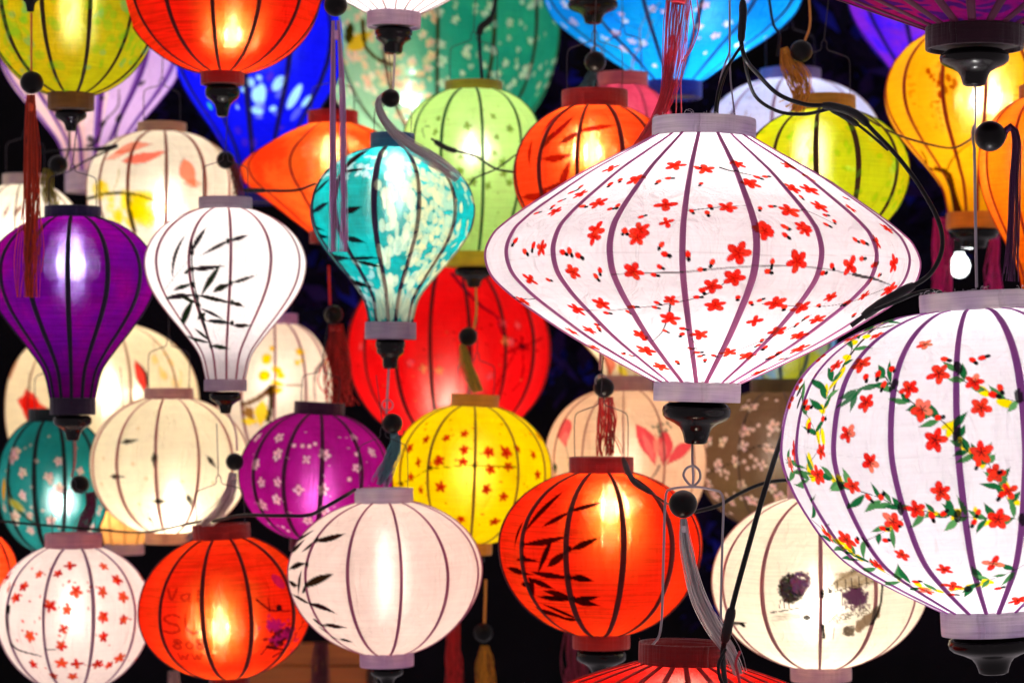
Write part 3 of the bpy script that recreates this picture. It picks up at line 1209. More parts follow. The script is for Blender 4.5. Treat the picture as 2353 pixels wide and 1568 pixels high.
def saucer_paint(P):
    th = 1.4
    thin = (.22, .12, .12)
    P.stroke([c7(0, 240), c7(290, 205), c7(800, 187), c7(1400, 192), (1750, 585), (2000, 588), (2100, 600)], th, th, thin, op=.14)
    # branches
    grey = (.12, .11, .11)
    P.stroke([c7(700, 335), c7(980, 325), c7(1180, 322)], 2, 5, grey, op=.7)
    P.stroke([c7(1180, 322), c7(1400, 300), c7(1640, 285), c7(1770, 280)], 6, 5, grey, op=.5)
    P.stroke([c8(0, 275), c8(200, 285), c8(420, 300), c8(620, 335)], 4, 3, grey, op=.6)
    P.stroke([c8(620, 335), c8(690, 355), c8(790, 380), c8(870, 410)], 8, 2, (.05, .045, .045), op=.8)
    P.stroke([c7(500, 580), c7(700, 580), c7(980, 550), c7(1270, 495), c7(1400, 440), c7(1490, 375)], 1.6, 3, INK, op=.85)
    P.stroke([c7(1100, 510), c7(1085, 600), c7(1040, 720), c7(980, 785)], 5, 2, INK, op=.9)
    P.stroke([c7(1240, 770), c7(1270, 840), c7(1210, 930)], 1.4, 1.2, INK, op=.7)
    P.stroke([c7(1330, 910), c7(1480, 880), c7(1600, 830), c7(1770, 765)], 2, 3, INK)
    P.stroke([c8(0, 785), c8(240, 675), c8(330, 610)], 3, 1.4, INK)
    P.stroke([c8(0, 540), c8(200, 550), c8(420, 553), c8(560, 530), c8(760, 460), c8(860, 420)], 1.4, 2.4, INK, op=.8)
    P.stroke([c3(1430, 1133), c3(1500, 1155), c3(1620, 1180), c3(1740, 1200)], 6, 2, INK)
    P.stroke([c3(1215, 1425), c3(1330, 1410), c3(1480, 1395), c3(1600, 1392)], 4, 1.4, grey, op=.8)
    P.stroke([c3(1000, 1220), c3(1080, 1200), c3(1110, 1190)], 1.2, 1.2, grey, op=.5)
    P.stroke([c4(200, 1420), c4(300, 1425), c4(400, 1470), c4(500, 1520)], 3, 1.5, INK, op=.8)
    P.stroke([c7(30, 495), c7(110, 505), c7(190, 500)], 3, 1.5, INK)
    fl = [(1130, 1120), (1550, 1110), (860, 1215), (1635, 1240), (490, 1310), (610, 1370), (310, 1430), (1065, 1385), (1475, 1400), (1070, 1500),
          (590, 1555), (885, 1560), (1725, 1550), (60, 1470), (690, 1140), (1330, 1145)]
    P_ = [c3(*p) for p in fl]
    P_ += [c4(*p) for p in [(180, 1120), (320, 1205), (320, 1280), (205, 1275), (385, 1395), (600, 1410), (180, 1425), (275, 1530), (845, 1545), (15, 1540)]]
    P_ += [c7(*p) for p in [(580, 85), (870, 90), (220, 160), (435, 320), (845, 320), (1555, 195), (1525, 365), (1370, 415), (145, 370), (100, 520),
                            (630, 535), (460, 575), (1100, 510), (1395, 545), (1090, 640), (1665, 655), (430, 725), (550, 715), (890, 745), (1295, 745),
                            (930, 850), (580, 830), (1490, 865), (1615, 890), (1030, 960), (1690, 1000), (1730, 40)]]
    P_ += [c8(*p) for p in [(290, 40), (235, 250), (590, 285), (890, 260), (775, 120), (90, 530), (260, 560), (460, 490), (690, 480), (370, 640),
                            (105, 725), (245, 750), (250, 840), (860, 440)]]
    for x, y in P_:
        P.flower(x, y, 23 * random.uniform(.72, 1.12), col=RED, col2=RED2, eye=(.25, .0, .0), eye_op=.6)
    bd = [c3(*p) for p in [(755, 1215), (690, 1243), (1080, 1205), (1015, 1228), (1300, 1240), (490, 1262), (425, 1300), (350, 1360), (300, 1395),
                           (190, 1440), (500, 1393), (740, 1390), (685, 1412), (895, 1468), (1365, 1395), (1240, 1425), (1340, 1440), (1680, 1197),
                           (1735, 1195), (1700, 1410), (785, 1555), (1270, 1130)]]
    bd += [c4(*p) for p in [(265, 1330), (560, 1340), (60, 1395), (425, 1455), (435, 1520), (490, 1495), (150, 1530)]]
    bd += [c7(*p) for p in [(45, 110), (790, 45), (110, 180), (165, 140), (365, 190), (415, 180), (470, 210), (620, 315), (590, 350), (270, 375),
                            (1035, 140), (1055, 205), (1215, 205), (1020, 290), (985, 340), (1300, 305), (1380, 258), (1755, 315), (1275, 492),
                            (1310, 445), (1005, 530), (990, 560), (835, 555), (805, 590), (660, 600), (595, 675), (610, 705), (1175, 705), (1175, 740),
                            (1055, 720), (920, 775), (775, 875), (825, 885), (1140, 930), (1230, 835), (1275, 865), (1295, 890), (1385, 885), (1330, 915),
                            (1640, 530), (1700, 515), (1550, 495), (1690, 815), (1735, 830), (1715, 780)]]
    bd += [c8(*p) for p in [(165, 20), (155, 70), (630, 100), (680, 120), (70, 255), (40, 315), (470, 280), (410, 330), (675, 230), (760, 275),
                            (790, 345), (730, 380), (380, 548), (150, 560), (570, 530), (300, 630), (235, 675), (620, 610), (20, 830), (60, 895),
                            (110, 865), (130, 910)]]
    for x, y in bd:
        P.bud(x, y, 14 * random.uniform(.8, 1.1))


def garland(P, pts, w=3, leaves=True, dens=19, ln=45, dark=INK, stem=True):
    q = spline(pts, max(3, int(sum(math.dist(pts[i], pts[i + 1]) for i in range(len(pts) - 1)) / dens)))
    for k in range(len(q) - 1):
        if random.random() < .5:
            x, y = q[k] + np.array([random.uniform(-9, 9), random.uniform(-9, 9)])
            P.ell(x, y, random.uniform(12, 23), random.uniform(6, 10), random.uniform(0, 3), YELLOW, op=1.0)
    for k in range(len(q) - 1):
        x, y = q[k] + np.array([random.uniform(-4, 4), random.uniform(-4, 4)])
        a = math.atan2(q[k + 1][1] - y, q[k + 1][0] - x)
        for sgn in (-1, 1):
            if random.random() < .42:
                continue
            b = a + math.pi + sgn * random.uniform(.2, 1.2)
            col = random.choices([GREEN, GREEN2, (.10, .34, .10)], [5, 4, 1])[0]
            l = ln * random.uniform(.55, 1.2)
            P.leaf(x, y, x + l * math.cos(b), y + l * math.sin(b), random.uniform(12, 18), col, op=1.0, bend=random.uniform(-.12, .12))
    if stem:
        P.stroke(pts, w, max(1.4, w * .6), dark, op=.9, dry=.12)


def ball_paint(P):
    thin = (.25, .2, .24)
    P.stroke([c8(140, 1400), (1950, 1049), (2150, 1051), (2352, 1057)], 1.3, 1.3, thin, op=.12)
    P.stroke([c8(800, 765), (2150, 778), (2352, 782)], 1.2, 1.2, thin, op=.1)
    P.stroke([l4(560, 722), (2100, 1300), (2352, 1312)], 1.2, 1.2, thin, op=.12)
    bark = (.035, .012, .012)
    P.stroke([c8(880, 682), c8(760, 710), c8(690, 770), c8(620, 850), c8(560, 940), c8(520, 1020), c8(480, 1130)], 11, 8, bark, op=.95, dry=.1)
    garland(P, [c8(860, 660), c8(700, 720), c8(600, 860), c8(520, 1000), c8(440, 1150), c8(400, 1350), c8(385, 1500)], 3, dens=20)
    garland(P, [c8(830, 1030), c8(950, 1150), c8(1060, 1235), c8(1200, 1310), c8(1330, 1450), c8(1400, 1540), l4(1510, 50), l4(1560, 150), l4(1640, 290), l4(1700, 410)], 3)
    garland(P, [l4(480, 190), l4(620, 260), l4(800, 320), l4(920, 380), l4(1060, 400), l4(1300, 440), l4(1450, 447), l4(1760, 462)], 3)
    garland(P, [l4(330, 460), l4(450, 570), l4(600, 680), l4(850, 830), l4(1000, 900), l4(1200, 950), l4(1390, 920), l4(1600, 850), l4(1770, 770)], 3, dens=20)
    garland(P, [c8(1300, 930), c8(1340, 1040), c8(1470, 1100), c8(1580, 1155), c8(1720, 1195), c8(1800, 1190)], 2.5, dens=22)
    garland(P, [c8(240, 1080), c8(270, 1180), c8(320, 1320), c8(380, 1500), l4(300, 130), l4(420, 190)], 2, dens=20)
    garland(P, [l4(700, 610), l4(820, 550), l4(960, 460)], 1.6, dens=22)
    garland(P, [l4(160, 60), l4(240, 150), l4(330, 180), l4(440, 190)], 2, dens=24)
    for a, b in ((c8(800, 1080), c8(640, 1110)), (c8(690, 1095), c8(500, 1260)), (c8(640, 1110), c8(520, 1190)), (c8(640, 1130), c8(595, 1270))):
        P.leaf(*a, *b, 15, GREEN if random.random() < .7 else GREEN2)
    # dark knots where the branches cross the ribs
    for x, y in [c8(885, 1090), c8(1325, 970), c8(1315, 1420), l4(525, 215), l4(935, 390), l4(1325, 440), c8(255, 1120), c8(250, 1200), l4(700, 610), l4(1390, 930), l4(1760, 465), c8(1735, 1160)]:
        P.ell(x, y, 9, 17, random.uniform(-.4, .4), INK, op=.93)
    fl = [c8(*p) for p in [(1100, 810), (610, 770), (360, 870), (670, 945), (360, 1025), (500, 950), (775, 750), (1195, 1010), (1435, 1065), (1480, 1240),
                           (705, 1205), (990, 1110), (1085, 1250), (1170, 1460), (1480, 1540), (175, 1190), (580, 1410), (240, 1080), (400, 1530), (215, 1530)]]
    fl += [l4(*p) for p in [(730, 80), (610, 240), (1210, 275), (1040, 395), (885, 480), (1600, 465), (1665, 275), (945, 700), (1560, 760), (1230, 800),
                            (570, 600), (780, 770), (1110, 945), (1290, 915), (1730, 1010), (440, 560), (190, 90), (375, 160), (1575, 150)]]
    pale = (.86, .20, .11)
    for k, (x, y) in enumerate(fl):
        c = RED if k % 3 else RED2
        P.flower(x, y, 24.5 * random.uniform(.75, 1.12), col=c, col2=pale if k % 4 == 0 else RED2, eye_op=.8)
    bd = [c8(*p) for p in [(1230, 910), (700, 1030), (785, 1010), (820, 1085), (1610, 1100), (1560, 1150), (410, 1310), (310, 1240), (295, 1200), (320, 1360),
                           (1420, 915), (1490, 900), (1190, 1310), (880, 975)]]
    bd += [l4(*p) for p in [(715, 315), (805, 315), (1145, 440), (1225, 420), (815, 525), (910, 515), (835, 605), (1460, 415), (1435, 485), (1620, 300),
                            (640, 610), (1595, 930), (1040, 885), (1280, 970), (1565, 150), (1465, 90)]]
    for x, y in bd:
        P.bud(x, y, 16 * random.uniform(.85, 1.1))


def bamboo(P, leaves, col=INK, w=11, op=.92, knots=(), bend=.08):
    for x0, y0, x1, y1 in leaves:
        x0, y0, x1, y1 = x0 - .07 * (x1 - x0), y0 - .07 * (y1 - y0), x1 + .10 * (x1 - x0), y1 + .10 * (y1 - y0)
        P.leaf(x0, y0, x1, y1, w * random.uniform(.6, 1.1), [c * random.uniform(.5, 1.5) for c in col], 1.0, bend=random.uniform(-bend, bend))
    for x, y in knots:
        P.ell(x, y, 5, 7, 0, col)


def white_bamboo_paint(P):
    ink = (.008, .009, .006)
    lv_ = [(1250, 90, 1175, 350), (1385, 30, 1290, 200), (1545, 110, 1375, 200), (1560, 110, 1670, 75), (1300, 300, 1500, 280), (1480, 290, 1370, 470),
           (1180, 440, 1310, 405), (1450, 455, 1560, 400), (1570, 395, 1720, 345), (1140, 500, 1330, 485), (1340, 480, 1560, 530), (1330, 530, 1210, 480),
           (1310, 520, 1265, 700), (1360, 570, 1500, 640), (1400, 655, 1560, 670), (1580, 680, 1690, 680), (1270, 765, 1420, 800), (1320, 710, 1420, 790),
           (1430, 820, 1540, 840), (1570, 530, 1640, 555), (1250, 325, 1310, 300), (1385, 600, 1340, 640)]
    bamboo(P, [(*c5(a, b), *c5(c, d)) for a, b, c, d in lv_], ink, 14.5, .97,
           [c5(*p) for p in [(1297, 300), (1310, 410), (1330, 490), (1345, 545), (1375, 640), (1425, 825), (1545, 115), (1563, 400), (1567, 530), (1568, 665), (1297, 190)]])
    P.stroke([c5(1300, 120), c5(1295, 230), c5(1310, 400), c5(1345, 560), c5(1385, 680), c5(1430, 830)], 4, 5, INK)
    P.stroke([c5(1120, 440), c5(1290, 240)], 1.2, 1.2, (.4, .4, .4), op=.6)


def red_bamboo_paint(P):
    lv_ = [(355, 290, 120, 540), (245, 505, 420, 410), (420, 405, 620, 350), (110, 630, 395, 570), (290, 600, 205, 815), (270, 780, 410, 680), (420, 665, 600, 590),
           (60, 740, 200, 745), (0, 790, 150, 830), (170, 825, 410, 855), (420, 855, 560, 880), (150, 870, 300, 930), (250, 945, 430, 1000), (210, 985, 430, 1005),
           (440, 1000, 600, 985), (440, 1010, 600, 1040), (100, 480, 45, 640), (165, 880, 175, 1025), (190, 1060, 400, 1135), (360, 1130, 480, 1140), (240, 1040, 480, 1140), (90, 900, 160, 890)]
    bamboo(P, [(*l3(a, b), *l3(c, d)) for a, b, c, d in lv_], (.020, .001, .001), 16.5, .97,
           [l3(*p) for p in [(425, 405), (410, 665), (415, 855), (440, 1000), (95, 630), (105, 730), (150, 870)]])


def white_left_bamboo_paint(P):
    lv_ = [(600, 560, 420, 600), (430, 600, 325, 680), (240, 800, 340, 770), (520, 840, 350, 930), (360, 910, 325, 960), (230, 880, 290, 905), (255, 970, 380, 1030),
           (385, 1030, 540, 1095), (400, 1140, 480, 1185), (470, 1175, 610, 1190), (320, 810, 300, 960), (340, 600, 270, 690), (400, 540, 300, 640), (440, 1190, 560, 1270), (580, 1275, 660, 1290)]
    bamboo(P, [(*l2(a, b), *l2(c, d)) for a, b, c, d in lv_], (.014, .006, .005), 16.5, .97,
           [l2(*p) for p in [(420, 605), (355, 775), (350, 920), (375, 1025)]], bend=.16)


def orange_leaf_paint(P):
    lv_ = [(430, 800, 250, 970), (390, 740, 240, 900), (350, 970, 490, 890), (490, 885, 700, 850), (240, 1080, 420, 1050), (410, 1100, 330, 1290), (160, 960, 145, 1110),
           (240, 1280, 440, 1210), (480, 1200, 570, 1195), (100, 1330, 300, 1310), (540, 1170, 640, 1190), (300, 900, 230, 1010)]
    bamboo(P, [(*c3(a, b), *c3(c, d)) for a, b, c, d in lv_], (.22, .006, .002), 18, .9, [c3(490, 890), c3(240, 1290)])


def teal_paint(P):
    cream = (.72, .66, .36)
    # panels dyed by hand: cream cloud patches on the right-hand panels
    for k in range(360):
        x, y = random.gauss(1000, 42), random.uniform(360, 735)
        if x < 925:
            continue
        P.ell(x, y, random.uniform(4, 13), random.uniform(4, 15), random.uniform(0, 3), cream if random.random() < .7 else (.40, .60, .42), op=.62)
    for k in range(70):
        P.ell(random.uniform(868, 950), random.uniform(350, 735), random.uniform(5, 12), random.uniform(10, 30), 0, (.78, .80, .55), op=.55)
    for k in range(110):
        P.ell(random.uniform(735, 860), random.uniform(345, 410) if k % 2 else random.uniform(600, 730), random.uniform(4, 10), random.uniform(4, 12), random.uniform(0, 3), (.5, .62, .62), op=.6)
    lv2 = [(505, 1215, 400, 1310), (380, 1440, 500, 1370), (600, 1440, 710, 1405), (780, 1020, 620, 1150), (600, 1160, 740, 1145), (400, 1520, 480, 1560)]
    bamboo(P, [(*c2(a, b), *c2(c, d)) for a, b, c, d in lv2], INK, 15, .95)
    lv3 = [(390, 105, 500, 90), (600, 90, 740, 120), (510, 260, 640, 230), (660, 240, 830, 225), (690, 245, 860, 285), (580, 390, 690, 430), (640, 430, 800, 430), (400, 160, 520, 200)]
    bamboo(P, [(*c6(a, b), *c6(c, d)) for a, b, c, d in lv3], INK, 16, .95)


def yellow_blossom_paint(P):
    fl = [c6(*p) for p in [(1300, 1445), (1420, 1415), (1585, 1530), (1700, 1530), (1050, 1515), (1420, 1520), (1165, 1450)]]
    fl += [l2(*p) for p in [(1110, 75), (1410, 75), (1590, 15), (1705, 10), (1260, 240), (1125, 260), (1575, 255), (1060, 180), (1395, 465), (1620, 480), (1680, 310), (1600, 120), (1720, 110), (1250, 65)]]
    fl += [(1190, 1030), (1225, 1045), (1235, 1090), (1240, 1000)]
    red = (.55, .02, .0)
    for x, y in fl:
        P.flower(x, y, 12 * random.uniform(.8, 1.2), col=red, eye=(.15, 0, 0))
    for k in range(46):
        x, y = random.uniform(930, 1240), random.uniform(960, 1215)
        P.bud(x, y, 5 * random.uniform(.7, 1.3), col=red, tip=None)
    P.stroke([l2(940, 225), l2(1030, 210), l2(1180, 125), l2(1300, 105), l2(1480, 100), l2(1770, 105)], 2.4, 2, (.12, .05, 0), op=.9)
    for x, y in (l2(1000, 225), l2(1190, 120), l2(1490, 95)):
        P.ell(x, y, 5, 5, 0, (.1, .03, 0))


def purple_blossom_paint(P):
    pale = (.80, .50, .55)
    fl = [c6(*p) for p in [(165, 1445), (160, 1550), (475, 1550), (680, 1440), (790, 1540), (20, 1440)]]
    fl += [l2(*p) for p in [(150, 35), (480, 35), (690, 115), (45, 215), (155, 215), (300, 260), (470, 260), (150, 330), (55, 365), (360, 470), (470, 400), (355, 60), (800, 20), (10, 90)]]
    for x, y in fl:
        P.flower(x, y, 13 * random.uniform(.8, 1.1), col=pale, eye=(.25, .03, .12), eye_op=.9)
    for x, y in [c6(270, 1495), c6(325, 1495), c6(370, 1500), c6(415, 1480)] + [l2(100, 490), l2(195, 515), l2(230, 540), l2(640, 190), l2(690, 25), l2(20, 85)]:
        P.ell(x, y, 5, 5, 0, pale)
    for k in range(24):
        P.ell(random.uniform(570, 880), random.uniform(980, 1210), 3, 3, 0, pale, op=.8)


def white_blossom_paint(P):
    r1, r2 = (.55, .008, .004), (.72, .07, .02)
    fl = [(265, 830), (395, 830), (515, 945), (690, 950), (105, 995), (340, 1045), (455, 1070), (695, 1125), (835, 1140), (835, 985), (700, 1255), (430, 1205), (205, 1250), (415, 1320),
          (225, 1440), (420, 1435), (790, 865), (160, 920), (700, 780), (475, 775), (55, 935), (965, 845), (520, 1440), (660, 1440), (810, 1400), (735, 1450), (360, 1520), (490, 1525), (50, 855)]
    for k, p in enumerate(fl):
        P.flower(*l1(*p), 13.5 * random.uniform(.8, 1.15), col=r1 if k % 3 else r2, col2=r2, eye=None)
    for k in range(46):
        P.bud(random.uniform(10, 340), random.uniform(1280, 1540), 6 * random.uniform(.7, 1.2), col=r1, tip=None)
    P.stroke([l1(60, 1050), l1(50, 1180), l1(75, 1290), l1(110, 1340), l1(280, 1390)], 9, 3, INK, op=.95)
    P.stroke([l1(310, 1340), l1(390, 1330), l1(470, 1190)], 2, 1.4, (.1, .04, .04), op=.8)


def sparrow_paint(P):
    ink = (.02, .016, .01)
    for (x, y, a, s) in [(*l1(790, 175), .0, 1), (*l1(1045, 60), 1.5, 1.1), (*l1(1080, 340), 0, 1), (*l1(1280, 330), 1.2, 1), (*l1(1020, 465), .8, .6), (*c5(870, 1465), -.15, 1.2), (*l1(1430, 70), .9, 1.1)]:
        P.leaf(x - 16 * s * math.cos(a), y - 16 * s * math.sin(a), x + 18 * s * math.cos(a), y + 18 * s * math.sin(a), 11 * s, ink, op=.88)
        P.ell(x - 4 * math.cos(a), y - 4 * math.sin(a), 7 * s, 5 * s, a, ink, op=.9)
    for x, y in [l1(700, 50), l1(895, 85), l1(690, 225), l1(990, 185), l1(1230, 210), l1(945, 360), l1(1440, 215), c5(935, 1380)]:
        P.ell(x, y, 4, 4, 0, (.75, .48, .14), op=.6)


def ink_scene_paint(P):
    ink, plum = (.010, .007, .007), (.075, .026, .06)
    # a dark dabbed tree, banks and houses in thin ink
    for k in range(420):
        a_, r_ = random.uniform(0, 6.28), random.random() ** .6
        x, y = 192 + 78 * r_ * math.cos(a_) + random.gauss(0, 5), 930 + 92 * r_ * math.sin(a_) + random.gauss(0, 5)
        P.ell(*l4(x, y), random.uniform(2.6, 5.0), random.uniform(2.2, 4.2), random.uniform(0, 3), [c * random.uniform(.5, 4) for c in ink], op=random.uniform(.55, .95))
    for k in range(150):
        a_, r_ = random.uniform(0, 6.28), random.random() ** .6
        P.ell(*l4(262 + 66 * r_ * math.cos(a_), 888 + 74 * r_ * math.sin(a_)), random.uniform(2.6, 5), random.uniform(2.2, 4), random.uniform(0, 3), [c * random.uniform(.6, 1.7) for c in plum], op=random.uniform(.5, .85))
    for x in (118, 150, 178):
        P.stroke([l4(x, 1010), l4(x + 2, 1060)], 3, 2, ink, op=.9)
    P.stroke([l4(60, 1090), l4(160, 1080), l4(270, 1055), l4(340, 1030)], 4, 2, ink, op=.9, dry=.2)
    for k in range(60):
        x = random.uniform(80, 330)
        P.ell(*l4(x, 1110 - (x - 80) * .15 + random.uniform(0, 40)), random.uniform(6, 12), 1.8, -.12, (.4, .35, .25), op=.3)
    P.leaf(*l4(275, 1128), *l4(335, 1128), 14, ink)
    for k in range(280):
        P.ell(*l4(random.gauss(630, 30), random.gauss(985, 30)), random.uniform(3, 6), random.uniform(3, 5), random.uniform(0, 3), plum, op=random.uniform(.5, .9))
    P.leaf(*l4(600, 912), *l4(672, 905), 17, ink)
    for x0, y0 in ((540, 1030), (560, 1050), (600, 1050), (660, 1050)):
        P.stroke([l4(x0, y0 - 40), l4(x0 + 4, y0 + 15)], 2.4, 2, (.08, .05, .06), op=.8)
    P.stroke([l4(495, 890), l4(570, 845), l4(640, 805)], 6, 9, ink, op=.9, dry=.15)
    P.stroke([l4(420, 940), l4(520, 870), l4(620, 790)], 3, 3, (.04, .03, .025), op=.9)
    for k in range(330):
        x, y = random.uniform(500, 760), random.uniform(830, 930)
        P.ell(*l4(x, y - (x - 500) * .12), random.uniform(3, 8), random.uniform(2, 4), -.4, (.32, .24, .14), op=random.uniform(.1, .45))
    P.leaf(*l4(440, 955), *l4(480, 945), 13, ink)
    for k in range(330):
        x = random.uniform(640, 790)
        P.ell(*l4(x, 1180 - (x - 640) * .75 + random.uniform(-15, 45)), random.uniform(3, 7), random.uniform(2, 5), .9, (.22, .15, .09), op=random.uniform(.25, .7))
    P.stroke([l4(810, 900), l4(795, 1060), l4(740, 1170)], 9, 10, ink, op=.9)
    P.stroke([l4(440, 1160), l4(540, 1080), l4(640, 1050), l4(730, 1040)], 2, 2, (.2, .15, .1), op=.7, dry=.2)
    for k in range(46):
        x = random.uniform(440, 700)
        P.stroke([l4(x, 1150 - (x - 440) * .28 + random.uniform(-20, 30)), l4(x + random.uniform(14, 40), 1140 - (x - 440) * .28 + random.uniform(-20, 30))], 2.2, 1.4, (.12, .09, .06), op=random.uniform(.3, .75))
    for x in (510, 560, 600, 650, 700):
        P.stroke([l4(x, 880 - (x - 510) * .2), l4(x + 3, 945 - (x - 510) * .2)], 2.4, 2, (.05, .035, .025), op=.8)
    P.stroke([l4(490, 950), l4(620, 915), l4(760, 880)], 2.4, 2.4, (.06, .04, .03), op=.85)
    P.stroke([l4(490, 1190), l4(480, 1270)], 2.4, 2.0, (.2, .15, .1), op=.7)
    P.stroke([l4(500, 1165), l4(640, 1150), l4(650, 1190)], 1.6, 1.6, (.3, .24, .16), op=.6)
    for k in range(46):
        P.ell(*l4(random.uniform(555, 620), random.uniform(1190, 1245)), random.uniform(3, 5), random.uniform(3, 5), 0, (.10, .075, .05), op=.7)
    P.leaf(*l3(1510, 1165), *l3(1610, 1160), 10, ink)
    P.ell(*l3(1580, 1170), 9, 7, .4, ink)
    P.stroke([l4(405, 940), l4(410, 990)], 7, 7, ink)
    P.stroke([l4(415, 1180), l4(417, 1260)], 8, 7, ink)


def glyphs(P, rows, col, w):
    G = {"V": [[(0, 0), (.5, 1), (1, 0)]], "a": [[(1, .5), (.5, .4), (0, .7), (.4, 1), (.9, .8), (1, .4), (1, 1)]], "i": [[(.5, .4), (.5, 1)], [(.5, .1), (.5, .16)]],
         "S": [[(1, .12), (.5, 0), (0, .2), (.3, .45), (.8, .6), (1, .8), (.5, 1), (0, .88)]], "U": [[(0, 0), (0, .7), (.5, 1), (1, .7), (1, 0)]],
         "8": [[(.5, .48), (0, .25), (.5, 0), (1, .25), (.5, .48), (0, .75), (.5, 1), (1, .75), (.5, .48)]], "o": [[(.5, .3), (0, .65), (.5, 1), (1, .65), (.5, .3)]],
         "w": [[(0, .4), (.25, 1), (.5, .5), (.75, 1), (1, .4)]], "p": [[(0, .4), (0, 1.3)], [(0, .5), (.6, .35), (1, .65), (.6, .95), (0, .85)]]}
    for txt, x, y, gw, gh, gap in rows:
        for ch in txt:
            for st in G.get(ch, []):
                P.stroke([(x + gw * u, y + gh * v) for u, v in st], w, w, col, op=.8)
            x += gw + gap


def red_text_paint(P):
    dk = (.28, .012, .004)
    glyphs(P, [("Vai", 385, 1352, 20, 26, 10), ("SU", 377, 1411, 36, 42, 14), ("8o8", 400, 1467, 17, 22, 9), ("ww", 410, 1492, 22, 22, 10)], dk, 6)
    z = lambda x, y: (317.8 + x * .859 * 500 / 2272, 1271.3 + y * .859 * 500 / 2272)
    ink, blue = (.03, .003, .004), (.25, .005, .10)
    for k in range(110):
        P.ell(*z(random.gauss(1740, 95), random.gauss(1000, 70)), random.uniform(4, 9), random.uniform(3, 7), random.uniform(0, 3), ink if random.random() < .6 else blue, op=.7)
    for k in range(50):
        P.ell(*z(random.gauss(1640, 70), random.gauss(870, 40)), random.uniform(3, 7), random.uniform(3, 6), random.uniform(0, 3), blue, op=.6)
    P.ell(*z(1700, 340), 12, 20, -.5, blue, op=.7)
    for a, b, w in (((1440, 560), (1600, 680), 6), ((1600, 680), (1580, 540), 6), ((1600, 690), (1900, 700), 4), ((1900, 600), (2000, 800), 5), ((2000, 820), (1900, 1020), 6), ((1490, 1220), (1600, 1090), 5),
                    ((1640, 1240), (1800, 1140), 8), ((1560, 1130), (1760, 1160), 9)):
        P.stroke([z(*a), z(*b)], w, w * .6, ink, op=.9)
    P.ell(*z(1710, 660), 8, 7, 0, ink)


def emerald_paint(P):
    def dye(t):  # bulb light on the left side, put into the silk colour as sage
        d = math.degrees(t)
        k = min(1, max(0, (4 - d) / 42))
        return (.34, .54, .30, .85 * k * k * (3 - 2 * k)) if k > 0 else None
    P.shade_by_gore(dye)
    peach, pale = (.85, .55, .32), (.62, .80, .50)
    for k in range(120):
        x, y = random.uniform(738, 1000), random.uniform(20, 300)
        P.flower(x, y, 10 * random.uniform(.6, 1.2), col=peach if k % 3 else (.9, .75, .5), eye=None)
    for k in range(90):
        x, y = random.uniform(1005, 1285), random.uniform(0, 240)
        P.flower(x, y, 10 * random.uniform(.5, 1.2), col=pale, eye=(.10, .35, .14) if k % 2 else None)
    for k in range(30):
        P.ell(random.uniform(870, 990), random.uniform(120, 230), random.uniform(4, 12), random.uniform(4, 10), 0, (.85, .72, .35), op=.5)
    P.leaf(*c2(620, 330), *c2(800, 200), 34, (.75, .42, .0), bend=.1)
    P.stroke([c2(730, 150), c2(760, 330), c2(840, 400), c2(940, 440)], 12, 9, (.06, .03, .0))
    P.ell(*c2(640, 230), 13, 24, .3, (.03, .02, .0))
    P.stroke([c2(1030, 520), c2(1150, 525), c2(1300, 540)], 2, 2, (.05, .15, .08), op=.8)


def cyan_paint(P):
    wh, pk = (.75, .80, .85), (.70, .55, .75)
    fl = [(440, 150), (790, 140), (975, 65), (380, 30), (260, 40), (650, 255), (730, 225), (340, 215), (1330, 40), (1480, 160), (1400, 240), (1560, 300), (840, 280), (910, 295), (780, 335), (440, 350), (1290, 180), (1620, 390)]
    for k, p in enumerate(fl):
        P.flower(*c3(*p), 12 * random.uniform(.75, 1.15), col=wh if k % 2 else pk, eye=(.25, .4, .6), eye_op=.7)
    for k in range(20):
        P.flower(random.uniform(1290, 1820), random.uniform(0, 170), 7 * random.uniform(.7, 1.2), col=pk, eye=None)
    P.stroke([c3(1020, 20), c3(900, 170), c3(880, 330), c3(840, 480)], 4, 5, (.20, .18, .25), op=.8)
    P.stroke([c3(980, 140), c3(930, 270), c3(850, 420)], 3, 3, (.25, .16, .22), op=.8)
    P.stroke([c3(880, 200), c3(750, 150), c3(700, 100)], 2.4, 2, (.05, .1, .2), op=.7)


def blue_patch_paint(P):
    pale = (.45, .95, 1.0)
    for x, y, rx, ry, a in [(*c2(40, 640), 13, 28, .1), (*c2(160, 570), 12, 20, .4), (*c2(270, 660), 13, 32, .2), (*c2(350, 690), 8, 16, .3), (*c2(30, 530), 7, 6, 0), (*c2(130, 740), 8, 8, 0),
                            (*c2(20, 750), 12, 10, 0), (*c1(1700, 560), 7, 11, 0), (*c1(1645, 610), 6, 6, 0), (*c1(1740, 640), 14, 20, 0), (*c1(1740, 760), 12, 7, 0), (*c1(1600, 720), 4, 5, 0)]:
        P.ell(x, y, rx, ry, a, pale, soft=3)
        P.ell(x + 4, y + ry * 1.2, rx * .7, ry * .6, a, (.22, .28, .85), op=.5, soft=3)
    for k in range(22):
        P.ell(random.uniform(440, 740), random.uniform(130, 330), random.uniform(5, 9), random.uniform(6, 14), .3, (.10, .03, .55), op=.5, soft=3)
    P.ell(*c1(1420, 720), 6, 9, 0, (.05, .7, .35), soft=3)


